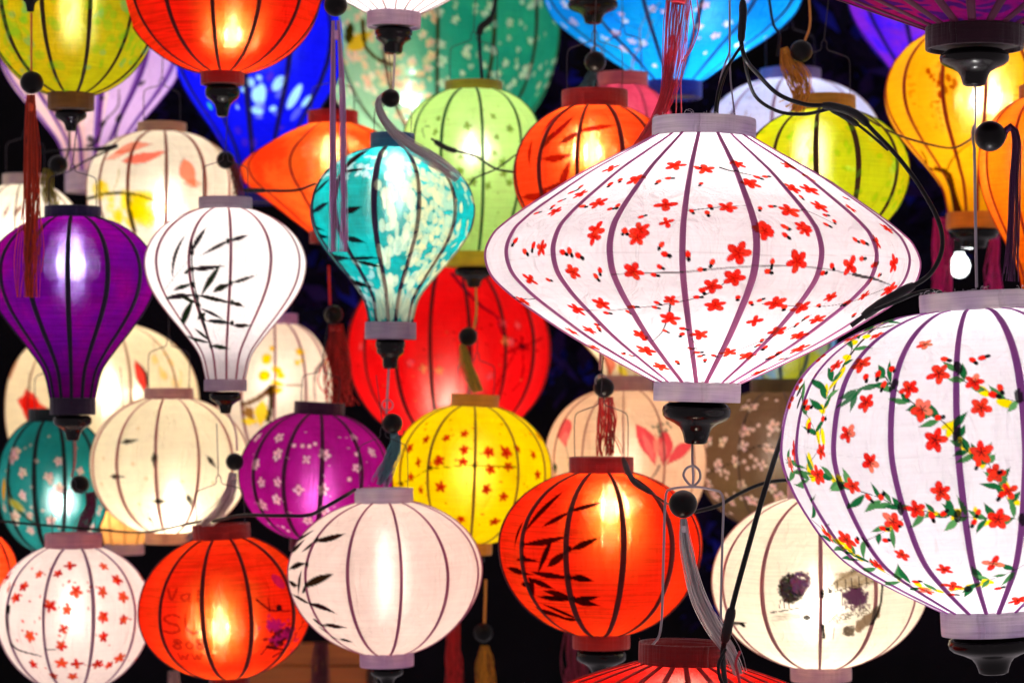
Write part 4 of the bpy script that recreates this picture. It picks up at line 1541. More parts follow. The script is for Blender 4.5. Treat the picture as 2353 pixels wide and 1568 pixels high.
def lilac_branch_paint(P):
    # pale pink dye on the left, lilac on the right
    P.shade_by_gore(lambda t: (.62, .45, .85, .75) if t > .25 else (.92, .62, .48, .55) if t < -.15 else None)
    for k in range(13):
        tr_ = math.asin((236 - 210) / 216) + k * 2 * math.pi / 13
        tr_ = (tr_ + math.pi) % (2 * math.pi) - math.pi
        P.buf[:, np.abs(P.th - tr_) < .055, :] = (.20, .05, .55, .85)
    ink = (.012, .008, .014)
    zz = lambda x, y: (x * .859 * 480 / 1447, 85.9 + y * .859 * 480 / 1447)
    P.stroke([zz(700, 880), zz(780, 850), zz(840, 690), zz(940, 580), zz(960, 430)], 8, 4, ink, op=.9)
    P.stroke([zz(960, 640), zz(940, 760), zz(930, 860)], 9, 7, ink, op=.8)
    for x, y, rx, ry, a in [(*zz(735, 820), 11, 8, .7), (*zz(395, 745), 5, 12, -.4), (*zz(955, 650), 7, 12, 0), (*zz(1140, 370), 14, 6, -.5), (*zz(1275, 450), 5, 12, 0), (*zz(830, 700), 6, 12, .3),
                            (*zz(825, 490), 6, 5, 0), (*zz(1150, 730), 6, 9, .4)]:
        P.ell(x, y, rx, ry, a, ink, op=.9)


def lotus_cream_paint(P):
    zz = lambda x, y: (x * .859 * 480 / 1447, 85.9 + y * .859 * 480 / 1447)
    rd, yl = (.75, .10, .03), (.90, .66, .0)
    P.leaf(*zz(920, 940), *zz(1230, 860), 34, rd, op=.75, bend=-.1)
    P.leaf(*zz(980, 1000), *zz(1350, 910), 26, (.8, .06, .02), op=.85, bend=.1)
    P.leaf(*zz(840, 990), *zz(1060, 900), 20, rd, op=.6)
    P.leaf(*c1(1245, 1075), *c1(1330, 1260), 40, (.80, .16, .06), op=.85, bend=.18)
    P.leaf(*c1(1365, 1240), *c1(1240, 1240), 20, (.80, .16, .06), op=.6)
    for k in range(90):
        P.ell(*zz(random.gauss(1080, 90), random.uniform(1270, 1500)), random.uniform(8, 16), random.uniform(7, 14), random.uniform(0, 3), yl, op=.5)
    for k in range(26):
        P.ell(*zz(random.uniform(740, 860), random.uniform(1180, 1280)), random.uniform(6, 10), random.uniform(6, 12), 0, yl, op=.5)
    P.stroke([zz(640, 1310), zz(790, 1270), zz(1030, 1255), zz(1280, 1320)], 8, 4, (.03, .03, .0), op=.9)
    P.stroke([zz(960, 1060), zz(940, 1160), zz(900, 1250)], 4, 3, (.55, .5, .05), op=.7)
    P.stroke([zz(790, 1130), zz(800, 1330)], 5, 6, (.03, .03, .0), op=.85)
    P.stroke([zz(1030, 1250), zz(1050, 1400), zz(1100, 1560)], 9, 6, (.05, .04, .0), op=.9)


def big_red_paint(P):
    ink = (.10, .002, .006)
    P.stroke([c6(1340, 330), c6(1450, 470), c6(1560, 570), c6(1640, 620), c6(1680, 740), c6(1770, 790)], 8, 4, (.03, .003, .02), op=.9)
    P.stroke([c6(1770, 840), c6(1690, 1000), c6(1620, 1110)], 3, 3, ink, op=.8)
    P.stroke([c7(0, 860), c7(90, 820), c7(230, 760)], 4, 3, ink, op=.9)
    P.stroke([c7(90, 830), c7(80, 1050), c7(30, 1120)], 3, 3, ink, op=.8)
    P.stroke([c7(90, 760), c7(100, 830), c7(200, 850)], 3, 3, ink, op=.8)
    P.ell(*c7(90, 820), 12, 8, .3, ink)
    pinkc = (.85, .10, .12)
    for x, y in [c6(1690, 670), c6(1700, 800), c6(1050, 940), c6(720, 820), c6(1250, 990), c6(1590, 1020), c6(1140, 980), c7(60, 680), c7(20, 790)]:
        P.flower(x, y, 10, col=pinkc if random.random() < .6 else (.9, .35, .12), eye=None)
    for k in range(60):
        P.ell(random.uniform(820, 1250), random.uniform(700, 960), 3, 3, 0, random.choice([ink, (.9, .3, .1), (.6, .01, .01)]), op=.8)


def orange_branch_paint(P):
    ink, br = (.10, .012, .0), (.35, .04, .0)
    P.stroke([c4(1180, 1140), c4(1250, 1170), c4(1290, 1300), c4(1330, 1450)], 15, 22, (.05, .006, .0), op=.95)
    P.stroke([c4(1020, 1080), c4(1100, 1120), c4(1200, 1160)], 4, 8, ink, op=.9)
    P.stroke([c4(1080, 1030), c4(1110, 1080), c4(1100, 1180)], 8, 4, ink, op=.8)
    P.stroke([c4(1250, 1150), c4(1330, 1030), c4(1420, 960)], 4, 3, ink, op=.9)
    P.stroke([c4(1120, 480), c4(1170, 550), c4(1290, 590)], 12, 8, br, op=.9, dry=.3)
    P.ell(*c4(1205, 640), 8, 10, 0, br)
    P.stroke([c4(1145, 720), c4(1150, 690), c4(1200, 680)], 3, 3, br, op=.9)
    for x, y in [(1260, 530), (1300, 560), (1210, 510), (1190, 560), (1240, 600)]:
        P.ell(*c4(x, y), 6, 10, random.uniform(-.6, .6), br, op=.8)
    for k in range(60):
        x = random.choice([1010, 1190, 1700, 1530])
        P.ell(*c4(random.gauss(x, 20), random.uniform(400, 900)), random.uniform(2, 5), random.uniform(2, 4), 0, (.55, .13, .0), op=.6)


def lotus_peach_paint(P):
    z = lambda x, y: (1271.3 + x * .859 * 660 / 1916, 755.9 + y * .859 * 660 / 1916)
    pk, pk2 = (.72, .012, .05), (.80, .20, .18)
    P.leaf(*z(640, 740), *z(790, 1060), 40, pk, op=.9, bend=-.12)
    P.leaf(*z(690, 800), *z(790, 1040), 16, pk2, op=.7)
    P.leaf(*z(870, 780), *z(850, 1050), 46, pk, op=.9)
    P.leaf(*z(850, 860), *z(845, 1030), 22, pk2, op=.7)
    P.leaf(*z(1080, 890), *z(870, 1060), 30, pk, op=.9, bend=.1)
    P.leaf(*z(790, 800), *z(800, 1020), 14, (.8, .3, .2), op=.7)
    P.leaf(*z(100, 690), *z(95, 915), 44, pk, op=.85)
    P.leaf(*z(95, 790), *z(85, 915), 26, pk2, op=.8)
    P.stroke([z(95, 910), z(115, 990), z(120, 1060)], 3, 3, (.25, .18, .12), op=.8)
    P.stroke([z(820, 1060), z(800, 1110), z(760, 1160)], 6, 4, (.18, .10, .10), op=.9)
    for k in range(14):
        P.ell(*z(random.gauss(850, 40), random.gauss(760, 22)), 4, 4, 0, (.1, .12, .08), op=.8)
    P.stroke([z(10, 1060), z(15, 1110)], 9, 6, (.05, .07, .02))


def brown_blossom_paint(P):
    z = lambda x, y: (1271.3 + x * .859 * 660 / 1916, 755.9 + y * .859 * 660 / 1916)
    pale = (.95, .62, .50)
    fl = [(1315, 880), (1490, 795), (1410, 1020), (1275, 1065), (1710, 755), (1470, 910), (1540, 600), (1620, 1050), (1700, 1230), (1200, 870), (1480, 600), (1760, 1300), (1660, 920), (1200, 1200), (1540, 1330), (1380, 1340),
          (1250, 1290), (1460, 1210), (1330, 1450)]
    for p in fl:
        P.flower(*z(*p), 15 * random.uniform(.75, 1.1), col=pale, eye=(.25, .1, .06), eye_op=.9)
    for k in range(46):
        P.ell(*z(random.uniform(1120, 1780), random.uniform(540, 1500)), 5, 5, 0, pale, op=.85)
    P.stroke([z(1500, 940), z(1600, 910), z(1700, 920)], 3, 2, INK)
    P.stroke([z(1170, 1180), z(1260, 1090), z(1420, 1020)], 4, 2, INK, op=.8)


def teal_blossom_paint(P):
    pk = (.70, .42, .36)
    for p in [(100, 10), (150, 155), (155, 305), (330, 175), (200, 440), (400, 75), (345, 470), (30, 380), (90, 50), (400, 250), (620, 520), (670, 400), (540, 140), (210, 540), (100, 450)]:
        P.flower(*l1(*p), 13 * random.uniform(.8, 1.2), col=pk, eye=(.35, .16, .14))
    for k in range(22):
        P.ell(random.uniform(10, 240), random.uniform(1000, 1230), 4, 4, 0, pk, op=.8)
    P.stroke([l1(60, 130), l1(70, 300), l1(150, 420), l1(250, 500)], 10, 6, (.03, .015, .0), op=.8)
    P.ell(*l1(25, 260), 12, 26, .2, (.55, .22, .0), soft=4)
    P.ell(*l1(110, 370), 22, 10, .5, (.35, .28, .02), soft=4, op=.8)


def figure_cream_paint(P):
    zz = lambda x, y: (x * .859 * 420 / 1029, 721.5 + y * .859 * 420 / 1029)
    rd = (.72, .008, .004)
    P.leaf(*zz(175, 480), *zz(190, 720), 62, rd, bend=-.1)
    P.leaf(*zz(110, 560), *zz(310, 610), 34, rd)
    P.leaf(*zz(890, 300), *zz(950, 520), 30, rd)
    P.leaf(*zz(900, 310), *zz(950, 540), 9, INK, bend=-.4)
    P.leaf(*zz(60, 430), *zz(130, 280), 16, (.5, .1, .02), op=.7)
    P.stroke([zz(190, 380), zz(195, 480)], 4, 4, (.4, .32, .2), op=.8)
    P.stroke([zz(1000, 150), zz(1010, 220), zz(1029, 300)], 4, 3, (.6, .45, .3), op=.7)
    for k in range(16):
        P.ell(*c5(random.uniform(1040, 1270), random.uniform(860, 1080)), random.uniform(3, 8), random.uniform(8, 16), 0, (.92, .55, .10), op=.6)


def yellow_dots_paint(P):
    yl = (.93, .55, .0)
    zz = lambda x, y: (343.6 + x * .859 * 520 / 2038, 730.2 + y * .859 * 520 / 2038)
    for x, y, rx, ry in [(1280, 310, 6, 7), (1220, 430, 12, 13), (1580, 360, 11, 9), (1600, 445, 5, 5), (1540, 470, 6, 6), (1200, 595, 14, 13), (1335, 550, 13, 8), (1380, 600, 10, 7), (1330, 690, 15, 6), (1340, 760, 14, 6), (1850, 480, 9, 9)]:
        P.ell(*zz(x, y), rx, ry, random.uniform(-.4, .4), yl, soft=2.5)
    P.leaf(*zz(1180, 860), *zz(1160, 1140), 34, (.95, .65, .0))
    P.leaf(*zz(960, 1080), *zz(1160, 1090), 18, (.95, .65, .0))
    P.stroke([zz(980, 900), zz(1100, 860), zz(1240, 760), zz(1270, 720)], 10, 16, (.10, .03, .0), op=.95)
    P.stroke([zz(1270, 740), zz(1280, 900), zz(1240, 1060)], 18, 13, (.03, .012, .0), op=.95)
    P.leaf(*zz(1000, 920), *zz(1080, 1060), 26, (.25, .10, .0))
    P.stroke([zz(1800, 470), zz(1740, 560), zz(1730, 700), zz(1740, 860)], 9, 5, (.12, .01, .02), op=.9)
    P.stroke([zz(1300, 720), zz(1480, 700), zz(1590, 700)], 3, 3, (.25, .10, .0), op=.8)


def light_green_paint(P):
    dk = (.25, .42, .06)
    for k, p in enumerate([(1440, 850), (1640, 930), (1730, 870), (1220, 890), (1245, 800), (1620, 790), (1400, 1060), (1625, 1040), (1390, 1160), (1690, 1170), (1680, 1100), (1480, 1230), (1720, 1240), (1580, 1260)]):
        P.flower(*c2(*p), 9 * random.uniform(.7, 1.2), col=dk, eye=(.1, .2, .03))
    for k in range(50):
        P.ell(random.uniform(945, 1240), random.uniform(240, 560), 2.5, 2.5, 0, dk, op=.6)
    P.stroke([c2(1180, 850), c2(1140, 870), c2(1150, 930)], 3, 4, (.05, .2, .05), op=.7)


def green_gold_paint(P):
    # batik blotches: green over gold
    for k in range(420):
        x = random.uniform(0, 360)
        y = random.uniform(0, 215)
        p = .85 if x < 70 else (.10 if x < 215 else .38)
        if random.random() < p:
            P.ell(x, y, random.uniform(4, 12), random.uniform(5, 16), random.uniform(0, 3), (.16, .48, .02) if random.random() < .8 else (.05, .38, .16), op=.42, soft=3)
    P.ell(345, 118, 12, 16, .4, (.02, .35, .45), op=.8, soft=4)


def lime_gold_paint(P):
    for k in range(420):
        x, y = random.uniform(1740, 2092), random.uniform(262, 520)
        p = .8 if x > 2040 else .18
        if random.random() < p:
            P.ell(x, y, random.uniform(3, 9), random.uniform(4, 14), random.uniform(0, 3), (.22, .60, .01) if random.random() < .8 else (.55, .85, .10), op=.45, soft=3)


def white_back_paint(P):
    for k in range(16):
        P.ell(random.uniform(1640, 1760), random.uniform(200, 270), random.uniform(3, 8), 2.5, random.uniform(-1, 1), (.35, .2, .2), op=.7)


def cream_marks_paint(P):
    for a in ((30, 505, 55, 460), (60, 520, 66, 470), (8, 500, 20, 470)):
        P.leaf(*a, 8, (.20, .02, .01))


def figure_bottom_paint(P):
    P.leaf(*c7(660, 880), *c7(690, 1030), 34, (.78, .12, .05), op=.85)
    P.leaf(*c7(735, 960), *c7(810, 1030), 20, (.9, .75, .02), op=.9)
    P.leaf(*c7(620, 900), *c7(600, 1000), 12, (.9, .5, .2), op=.7)
    P.stroke([c7(500, 830), c7(560, 1040)], 4, 4, (.85, .45, .15), op=.7)


# ------------------------------------------------------------------ the lanterns
W_BAND = (.66, .58, .63)
PK_BAND = (.58, .36, .36)
RD_BAND = (.26, .008, .006)
WRIB = (.13, .045, .10)

M_white = silk("white_silk", (.93, .905, .90), glow=0.000, slub=.05, mottle=0.07)
M_white2 = silk("white_silk_fine", (.93, .91, .905), glow=0.000, slub=.05, mottle=0.06)
M_whiteb = silk("white_silk_cool", (.92, .91, .925), glow=0.000, slub=.05, mottle=0.06)
M_whitew = silk("white_silk_warm", (.95, .80, .72), glow=0.03, slub=.08, glow_col=(1, .97, .92), spread=0.48, streak=1.8)
M_whitep = silk("white_silk_pink", (.95, .84, .78), glow=0.044, slub=.06)
M_cream = silk("cream_silk", (.94, .87, .63), glow=0.053, slub=.07, clear=.05)
M_cream2 = silk("cream_silk_pale", (.94, .88, .70), glow=0.044, slub=0.12, clear=0.03)
M_creamf = silk("cream_silk_far", (.94, .82, .56), glow=0.044, clear=.06)
M_creamw = silk("cream_silk_white", (.94, .89, .73), glow=0.044, clear=.05)
M_red = silk("red_silk", (.86, .012, .004), glow=0.12, clear=0.035, glow_col=(1, .36, .04), slub=0.4, spread=0.8, streak=1.2, mottle=0.2)
M_red2 = silk("red_silk_orange", (.90, .022, .005), glow=0.12, clear=0.035, glow_col=(1, .36, .04), slub=0.4, spread=0.8, streak=1.2, mottle=0.25)
M_red3 = silk("orange_silk_red", (.90, .055, .010), glow=0.12, clear=0.035, glow_col=(1, .36, .04), slub=0.4, spread=0.8, streak=1.2, mottle=0.3)
M_redfar = silk("big_red_silk", (.82, .005, .008), glow=0.04, slub=.1)
M_redfront = silk("bright_red_silk", (.75, .010, .006), glow=0.035, slub=.3)
M_orsaucer = silk("orange_red_silk", (.90, .06, .008), (.92, .16, .02), scale=12, glow=0.070, clear=.03, glow_col=(1, .45, .06))
M_purple = silk("violet_silk", (.16, .002, .27), (.26, .001, .20), scale=8, glow=0.022, clear=0.03, glow_col=(.45, .35, 1), slub=.3, spread=0.44, streak=1.8, mottle=0.3)
M_magenta = silk("magenta_silk", (.42, .006, .26), (.34, .004, .20), scale=10, glow=0.053, glow_col=(1, .2, .9), mottle=0.22)
M_teal = silk("teal_silk", (.004, .50, .50), (.02, .34, .32), scale=14, glow=0.05, glow_col=(1, .98, .8), slub=.15, spread=0.5, streak=1.8, mottle=0.35)
M_tealdk = silk("dark_teal_silk", (.008, .20, .19), (.01, .28, .27), scale=10, glow=0.088, clear=.06, glow_col=(.7, 1, 1))
M_yellow = silk("yellow_silk", (.97, .74, .0), glow=0.044, glow_col=(1, .8, .2))
M_lime = silk("lime_gold_silk", (.74, .68, .005), (.66, .74, .01), scale=12, glow=0.07, glow_col=(1, 1, .75), slub=.12, spread=0.5, streak=1.5)
M_green = silk("gold_green_silk", (.72, .52, .004), (.50, .50, .006), scale=11, glow=0.06, glow_col=(1, 1, .5), slub=.15, spread=0.5, streak=1.8, mottle=0.3)
M_lgreen = silk("pale_green_silk", (.58, .92, .28), glow=0.044, clear=.03)
M_emerald = silk("emerald_silk", (.025, .46, .24), (.012, .36, .22), scale=9, glow=0.053, clear=.05, glow_col=(.9, 1, .8))
M_cyan = silk("sky_blue_silk", (.006, .42, .88), (.005, .30, .86), scale=7, glow=0.02, glow_col=(.2, .7, 1))
M_blue = silk("royal_blue_silk", (.006, .008, .88), glow=0.026, glow_col=(.3, .5, 1))
M_lilac = silk("pale_pink_silk", (.92, .74, .72), glow=0.035)
M_orange = silk("amber_silk", (.98, .49, .004), glow=0.088, clear=.05, glow_col=(1, .8, .3))
M_orange2 = silk("deep_orange_silk", (.95, .19, .004), (.95, .24, .004), scale=20, glow=0.035, slub=.2)
M_brocade = silk("purple_brocade", (.34, .010, .10), (.24, .006, .16), scale=9, glow=0.000, diff=.7, brocade=(.07, .010, .16), slub=.15)
M_vblue = silk("violet_blue_silk", (.06, .010, .80), (.22, .02, .60), scale=16, glow=0.035, glow_col=(.6, .4, 1))
M_peach = silk("peach_silk", (.92, .66, .42), (.93, .60, .38), scale=6, glow=0.035)
M_brown = silk("brown_silk", (.20, .105, .055), (.20, .125, .05), scale=5, glow=0.018)
M_pink = silk("dusky_pink_silk", (.55, .05, .12), glow=0.018)
M_bluewhite = silk("bluish_white_silk", (.70, .74, .95), glow=0.026)
M_yelfar = silk("yellow_dot_silk", (.93, .82, .66), glow=0.035)

WARM = (1, .80, .60)
NEUT = (1, .965, .945)

# --- front row
lantern("saucer_lantern", "large white saucer lantern with red blossoms and red buds", 1609, 597,
        [(314, 112), (336, 150), (372, 216), (411, 285), (462, 362), (500, 417), (530, 455), (553, 478), (597, 496), (644, 484), (685, 443), (733, 372), (784, 288), (830, 198), (879, 98)],
        2.60, M_white, ribs=20, rib_x=1573, rib_w=13.5, rib_col=(.46, .14, .34), gore=1.9, top=(119, 40, (.72, .66, .72)), bot=(100, 44, (.72, .67, .71)), fin=(79, 95), level=2.31,
        light_col=NEUT, tilt=1.5, paint=saucer_paint, step=2.5, dense=(-100, 100),
        wires=[("hanger_wire", [(1676, 120, 0), (1678, 180, 0), (1690, 285, -.01)], 2.0), ("hanger_wire", [(1645, 270, 0.01), (1655, 180, 0.0), (1676, 120, 0)], 2.0),
               ("hanger_wire", [(1676, -40, 0), (1676, 120, 0)], 2.4)])
lantern("globe_lantern", "large white globe lantern with green leaf garlands and red blossoms", 2255, 1030,
        [(714, 118), (724, 190), (757, 286), (797, 356), (848, 410), (909, 443), (970, 460), (1030, 465), (1103, 444), (1188, 399), (1240, 362), (1280, 322), (1334, 236), (1370, 170), (1400, 112)],
        2.42, M_whiteb, ribs=20, rib_x=2201, rib_w=14.5, rib_col=(.36, .10, .42), gore=1.9, top=(124, 42, (.72, .64, .68)), bot=(114, 56, (.72, .66, .71)), fin=(100, 90), level=1.91,
        light_col=NEUT, tilt=-3.0, paint=ball_paint, step=2.5, dense=(-100, 50),
        wires=[("hanger_wire", [(2238, 340, 0), (2243, 660, 0)], 3.4), ("hanger_wire", [(2238, 345, 0.0), (2234, 300, 0), (2240, 285, 0)], 3.0)])
lantern("brocade_lantern", "dark purple brocade saucer lantern with wide black finial", 2240, -150,
        [(-360, 120), (-320, 230), (-250, 400), (-190, 500), (-150, 525), (-100, 500), (-60, 430), (-20, 325), (20, 225), (64, 112)],
        2.36, M_brocade, ribs=18, rib_x=2215, rib_w=26, rib_col=(.06, .004, .03), top=(112, 40, (.05, .006, .03)), bot=(112, 50, (.025, .004, .012)), fin=(79, 82), level=.16,
        light_col=(1, .4, .7), tilt=.4)
lantern("bright_red_lantern", "bright red lantern seen from above, frayed red collar and wire hanger", 1566, 1660,
        [(1520, 97), (1545, 180), (1575, 262), (1610, 330), (1660, 368), (1720, 330), (1790, 230), (1860, 100)],
        2.50, M_redfront, ribs=22, rib_x=1590, rib_w=17, rib_col=(.22, .004, .004), top=(102, 46, (.16, .006, .006)), bot=(98, 30, RD_BAND), level=1.69, tilt=1.0,
        wires=[("hanger_wire", [(1497, 1482, 0), (1513, 1462, 0), (1519, 1430, 0), (1524, 1280, 0), (1529, 1140, 0), (1532, 1127, 0), (1542, 1122, 0), (1600, 1118, 0), (1640, 1125, 0), (1654, 1129, 0),
                                (1660, 1140, 0), (1659, 1250, 0), (1656, 1420, 0), (1662, 1478, 0)], 2.9)])

# --- middle row
lantern("round_lantern", "orange red lantern with dark bamboo leaves, below the saucer lantern", 1381, 1245,
        oval(1083, 1456, 236, 66, 60, 1250, 2.0), 2.95, M_red2, ribs=12, rib_x=1307, rib_w=12, rib_col=(.07, .004, .003), top=(74, 34, RD_BAND), bot=(66, 32, (.34, .014, .008)), fin=(58, 70), level=3.28,
        bulb=(1404, 1195), light_col=WARM, paint=red_bamboo_paint, step=2.8)
lantern("round_lantern", "white lantern with bamboo leaves at its left edge, beside two red lanterns", 885, 1310,
        oval(1153, 1498, 226, 66, 60, 1312, 2.0, 1.9), 3.02, M_whitew, ribs=12, rib_x=919, rib_w=7.5, rib_col=(.34, .09, .17), top=(67, 32, W_BAND), bot=(62, 31, (.50, .32, .48)), fin=(38, 46), level=0.67,
        bulb=(890, 1320), light_col=(1, .80, .64), tilt=-1.0, paint=white_left_bamboo_paint, step=3.0)
lantern("balloon_lantern", "teal balloon lantern with cream patches and black bamboo leaves", 900, 487,
        balloon(341, 743, 192, 44, 50, 485), 3.06, M_teal, ribs=12, rib_x=861, rib_w=12, rib_col=(.03, .02, .06), top=(51, 34, (.03, .09, .16)), bot=(59, 36, (.28, .24, .32)), fin=(34, 66), fin_prof=FIN2, level=3.82,
        bulb=(905, 430), light_col=NEUT, tilt=.6, paint=teal_paint, step=3.0)
lantern("balloon_lantern", "white balloon lantern with black bamboo drawn across its front", 518, 605,
        balloon(480, 874, 186, 54, 44, 606), 3.08, M_white2, ribs=12, rib_x=530, rib_w=6.5, rib_col=(.30, .10, .14), top=(61, 26, (.36, .29, .33)), bot=(49, 24, (.36, .26, .33)), fin=(36, 50), level=1.29,
        light_col=NEUT, paint=white_bamboo_paint, step=3.0)
lantern("balloon_lantern", "violet balloon lantern with a bright vertical streak", 167, 630,
        balloon(499, 916, 189, 58, 50, 630), 3.10, M_purple, ribs=13, rib_x=156, rib_w=12, rib_col=(.008, .004, .02), top=(64, 24, (.014, .010, .05)), bot=(52, 36, (.012, .004, .02)), fin=(44, 58), level=1.47,
        bulb=(166, 615), light_col=(.88, .82, 1))
lantern("round_lantern", "red lantern with dark painted letters, between two white lanterns", 518, 1400,
        oval(1233, 1556, 198, 58, 40, 1402, 2.0), 3.16, M_red2, ribs=11, rib_x=467, rib_w=10.5, rib_col=(.06, .003, .003), top=(66, 30, RD_BAND), bot=(46, 30, (.14, .006, .006)), level=2.12,
        bulb=(504, 1430), light_col=WARM, tilt=-3.0, paint=red_text_paint, step=3.0)
lantern("round_lantern", "large red lantern at the top edge with a glowing bulb", 511, -40,
        oval(-250, 168, 235, 56, 48, -40, 2.0), 3.08, M_red, ribs=13, rib_x=487, rib_w=10, rib_col=(.05, .003, .003), top=(58, 32, RD_BAND), bot=(50, 27, RD_BAND), fin=(40, 72), level=1.95,
        bulb=(530, 52), light_col=WARM)
lantern("round_lantern", "gold and green blotched lantern in the top corner", 163, -10,
        oval(-230, 217, 206, 56, 50, -5, 2.0), 3.12, M_green, ribs=12, rib_x=209, rib_w=10, rib_col=(.03, .014, .004), top=(54, 32, (.12, .08, .01)), bot=(53, 36, (.16, .07, .012)), fin=(36, 47), level=1.28,
        bulb=(165, 20), light_col=(1, .9, .6), paint=green_gold_paint, step=3.6)
lantern("saucer_lantern", "white saucer lantern cut by the top edge, mauve collar and black finial", 908, -150,
        [(-330, 70), (-290, 150), (-220, 260), (-150, 300), (-90, 265), (-40, 185), (0, 120), (32, 58)], 2.98, M_white, ribs=18, rib_x=925, rib_w=7, rib_col=(.30, .20, .20), top=(62, 38, W_BAND), bot=(62, 32, (.55, .40, .50)),
        fin=(43, 58), fin_prof=FIN2, level=1.75, light_col=NEUT, tilt=1)
lantern("round_lantern", "orange lantern with red leaves, directly behind the white saucer lantern", 1366, 395,
        oval(247, 560, 191, 70, 60, 395, 2.0), 3.14, M_red3, ribs=12, rib_x=1330, rib_w=10.5, rib_col=(.10, .006, .005), top=(76, 38, (.30, .010, .008)), bot=(60, 30, RD_BAND), level=4.14,
        bulb=(1357, 362), light_col=WARM, paint=orange_leaf_paint, step=3.4)
lantern("round_lantern", "lime yellow lantern with gold collar behind the saucer lantern", 1893, 392,
        oval(255, 560, 197, 66, 60, 392, 2.0), 3.10, M_lime, ribs=12, rib_x=1872, rib_w=11, rib_col=(.05, .018, .004), top=(72, 34, (.50, .24, .02)), bot=(60, 30, (.4, .3, .02)), level=0.83,
        bulb=(1868, 380), light_col=(1, .97, .8), paint=lime_gold_paint, step=3.6)
lantern("round_lantern", "cream lantern painted with an ink landscape of trees and houses", 1882, 1330,
        oval(1142, 1529, 248, 66, 66, 1335, 2.0), 2.96, M_cream2, ribs=12, rib_x=1883, rib_w=9, rib_col=(.42, .18, .17), top=(70, 32, PK_BAND), bot=(70, 33, (.60, .34, .36)), level=2.10,
        bulb=(1876, 1378), light_col=(1, .92, .80), paint=ink_scene_paint, step=2.8, tilt=-1)
lantern("round_lantern", "white lantern sprinkled with small red blossoms in the bottom corner", 169, 1402,
        oval(1254, 1580, 178, 58, 54, 1402, 2.0), 3.20, M_whitep, ribs=10, rib_x=105, rib_w=7.5, rib_col=(.34, .2, .28), top=(65, 30, (.55, .24, .26)), bot=(58, 26, W_BAND), level=0.31,
        light_col=(1, .84, .72), paint=white_blossom_paint, step=3.0)
lantern("round_lantern", "magenta lantern with pale pink blossoms, next to the yellow one", 726, 1090,
        oval(950, 1238, 176, 54, 50, 1092, 2.0), 3.28, M_magenta, ribs=12, rib_x=652, rib_w=10, rib_col=(.05, .003, .035), top=(58, 27, (.035, .003, .025)), bot=(52, 28, (.06, .004, .04)), level=0.49,
        bulb=(730, 1130), light_col=NEUT, tilt=3.0, paint=purple_blossom_paint, step=3.6)
lantern("round_lantern", "bright yellow lantern with small dark red blossoms", 1084, 1086,
        oval(932, 1246, 184, 50, 48, 1086, 2.1), 3.32, M_yellow, ribs=11, rib_x=1088, rib_w=6.5, rib_col=(.20, .10, .01), top=(55, 27, (.55, .26, .03)), bot=(54, 26, (.55, .24, .02)), fin=(40, 40), level=0.73,
        light_col=NEUT, tilt=2.5, paint=yellow_blossom_paint, step=3.4)
lantern("round_lantern", "cream lantern with flying sparrows beside the magenta lantern", 388, 1062,
        oval(915, 1222, 183, 52, 52, 1064, 2.1), 3.40, M_cream, ribs=12, rib_x=358, rib_w=7, rib_col=(.5, .25, .2), top=(56, 24, (.52, .28, .24)), bot=(54, 26, (.75, .42, .22)), level=2.77,
        bulb=(399, 1150), light_col=(1, .9, .72), paint=sparrow_paint, step=3.6)
lantern("tall_lantern", "pale green oval lantern with a yellow green collar", 1088, 350,
        oval(209, 580, 164, 62, 76, 350, 2.3, 2.2), 3.42, M_lgreen, ribs=11, rib_x=1108, rib_w=7, rib_col=(.03, .14, .03), top=(66, 20, (.36, .40, .03)), bot=(68, 33, (.60, .50, .02)), fin=(44, 46), level=0.97,
        light_col=NEUT, paint=light_green_paint, step=4.0)
lantern("saucer_lantern", "orange red saucer lantern behind the teal balloon lantern", 765, 392,
        [(284, 52), (300, 92), (330, 150), (360, 196), (388, 216), (418, 205), (460, 150), (500, 98), (535, 52)], 3.45, M_orsaucer, ribs=10, rib_x=668, rib_w=6, rib_col=(.30, .008, .004), top=(58, 28, (.40, .008, .01)), bot=(54, 24, RD_BAND),
        level=1.46, light_col=WARM)
lantern("round_lantern", "peach lantern painted with pink lotus flowers", 1436, 1060,
        oval(896, 1236, 184, 60, 60, 1062, 2.2), 3.42, M_peach, ribs=12, rib_x=1340, rib_w=5, rib_col=(.45, .2, .14), top=(64, 33, (.42, .26, .22)), bot=(60, 26, PK_BAND), level=0.61,
        light_col=WARM, paint=lotus_peach_paint, step=3.6)
lantern("round_lantern", "dim brown lantern with pale pink blossoms", 1788, 1050,
        oval(898, 1212, 192, 60, 58, 1052, 2.1), 3.50, M_brown, ribs=10, rib_x=1700, rib_w=5, rib_col=(.10, .06, .04), top=(64, 28, (.10, .08, .03)), bot=(60, 26, (.2, .1, .08)), level=0.10,
        light_col=WARM, paint=brown_blossom_paint, step=3.8)
lantern("balloon_lantern", "amber balloon lantern with a dark painted branch", 2236, 215,
        balloon(62, 492, 207, 60, 58, 214), 3.42, M_orange, ribs=13, rib_x=2266, rib_w=9.5, rib_col=(.30, .02, .002), top=(62, 30, (.4, .12, .01)), bot=(62, 34, (.70, .20, .008)), fin=(58, 42), fin_prof=FIN2, level=2.88,
        bulb=(2258, 222), light_col=NEUT, paint=orange_branch_paint, step=3.6)
lantern("balloon_lantern", "deep orange balloon lantern cut by the frame edge behind a violet tassel", 2402, 370,
        balloon(225, 700, 152, 56, 50, 370), 3.02, M_orange2, ribs=11, rib_x=2330, rib_w=7, rib_col=(.40, .02, .002), top=(60, 28, (.5, .12, .01)), bot=(54, 26, (.5, .12, .01)), level=2.07, light_col=NEUT)

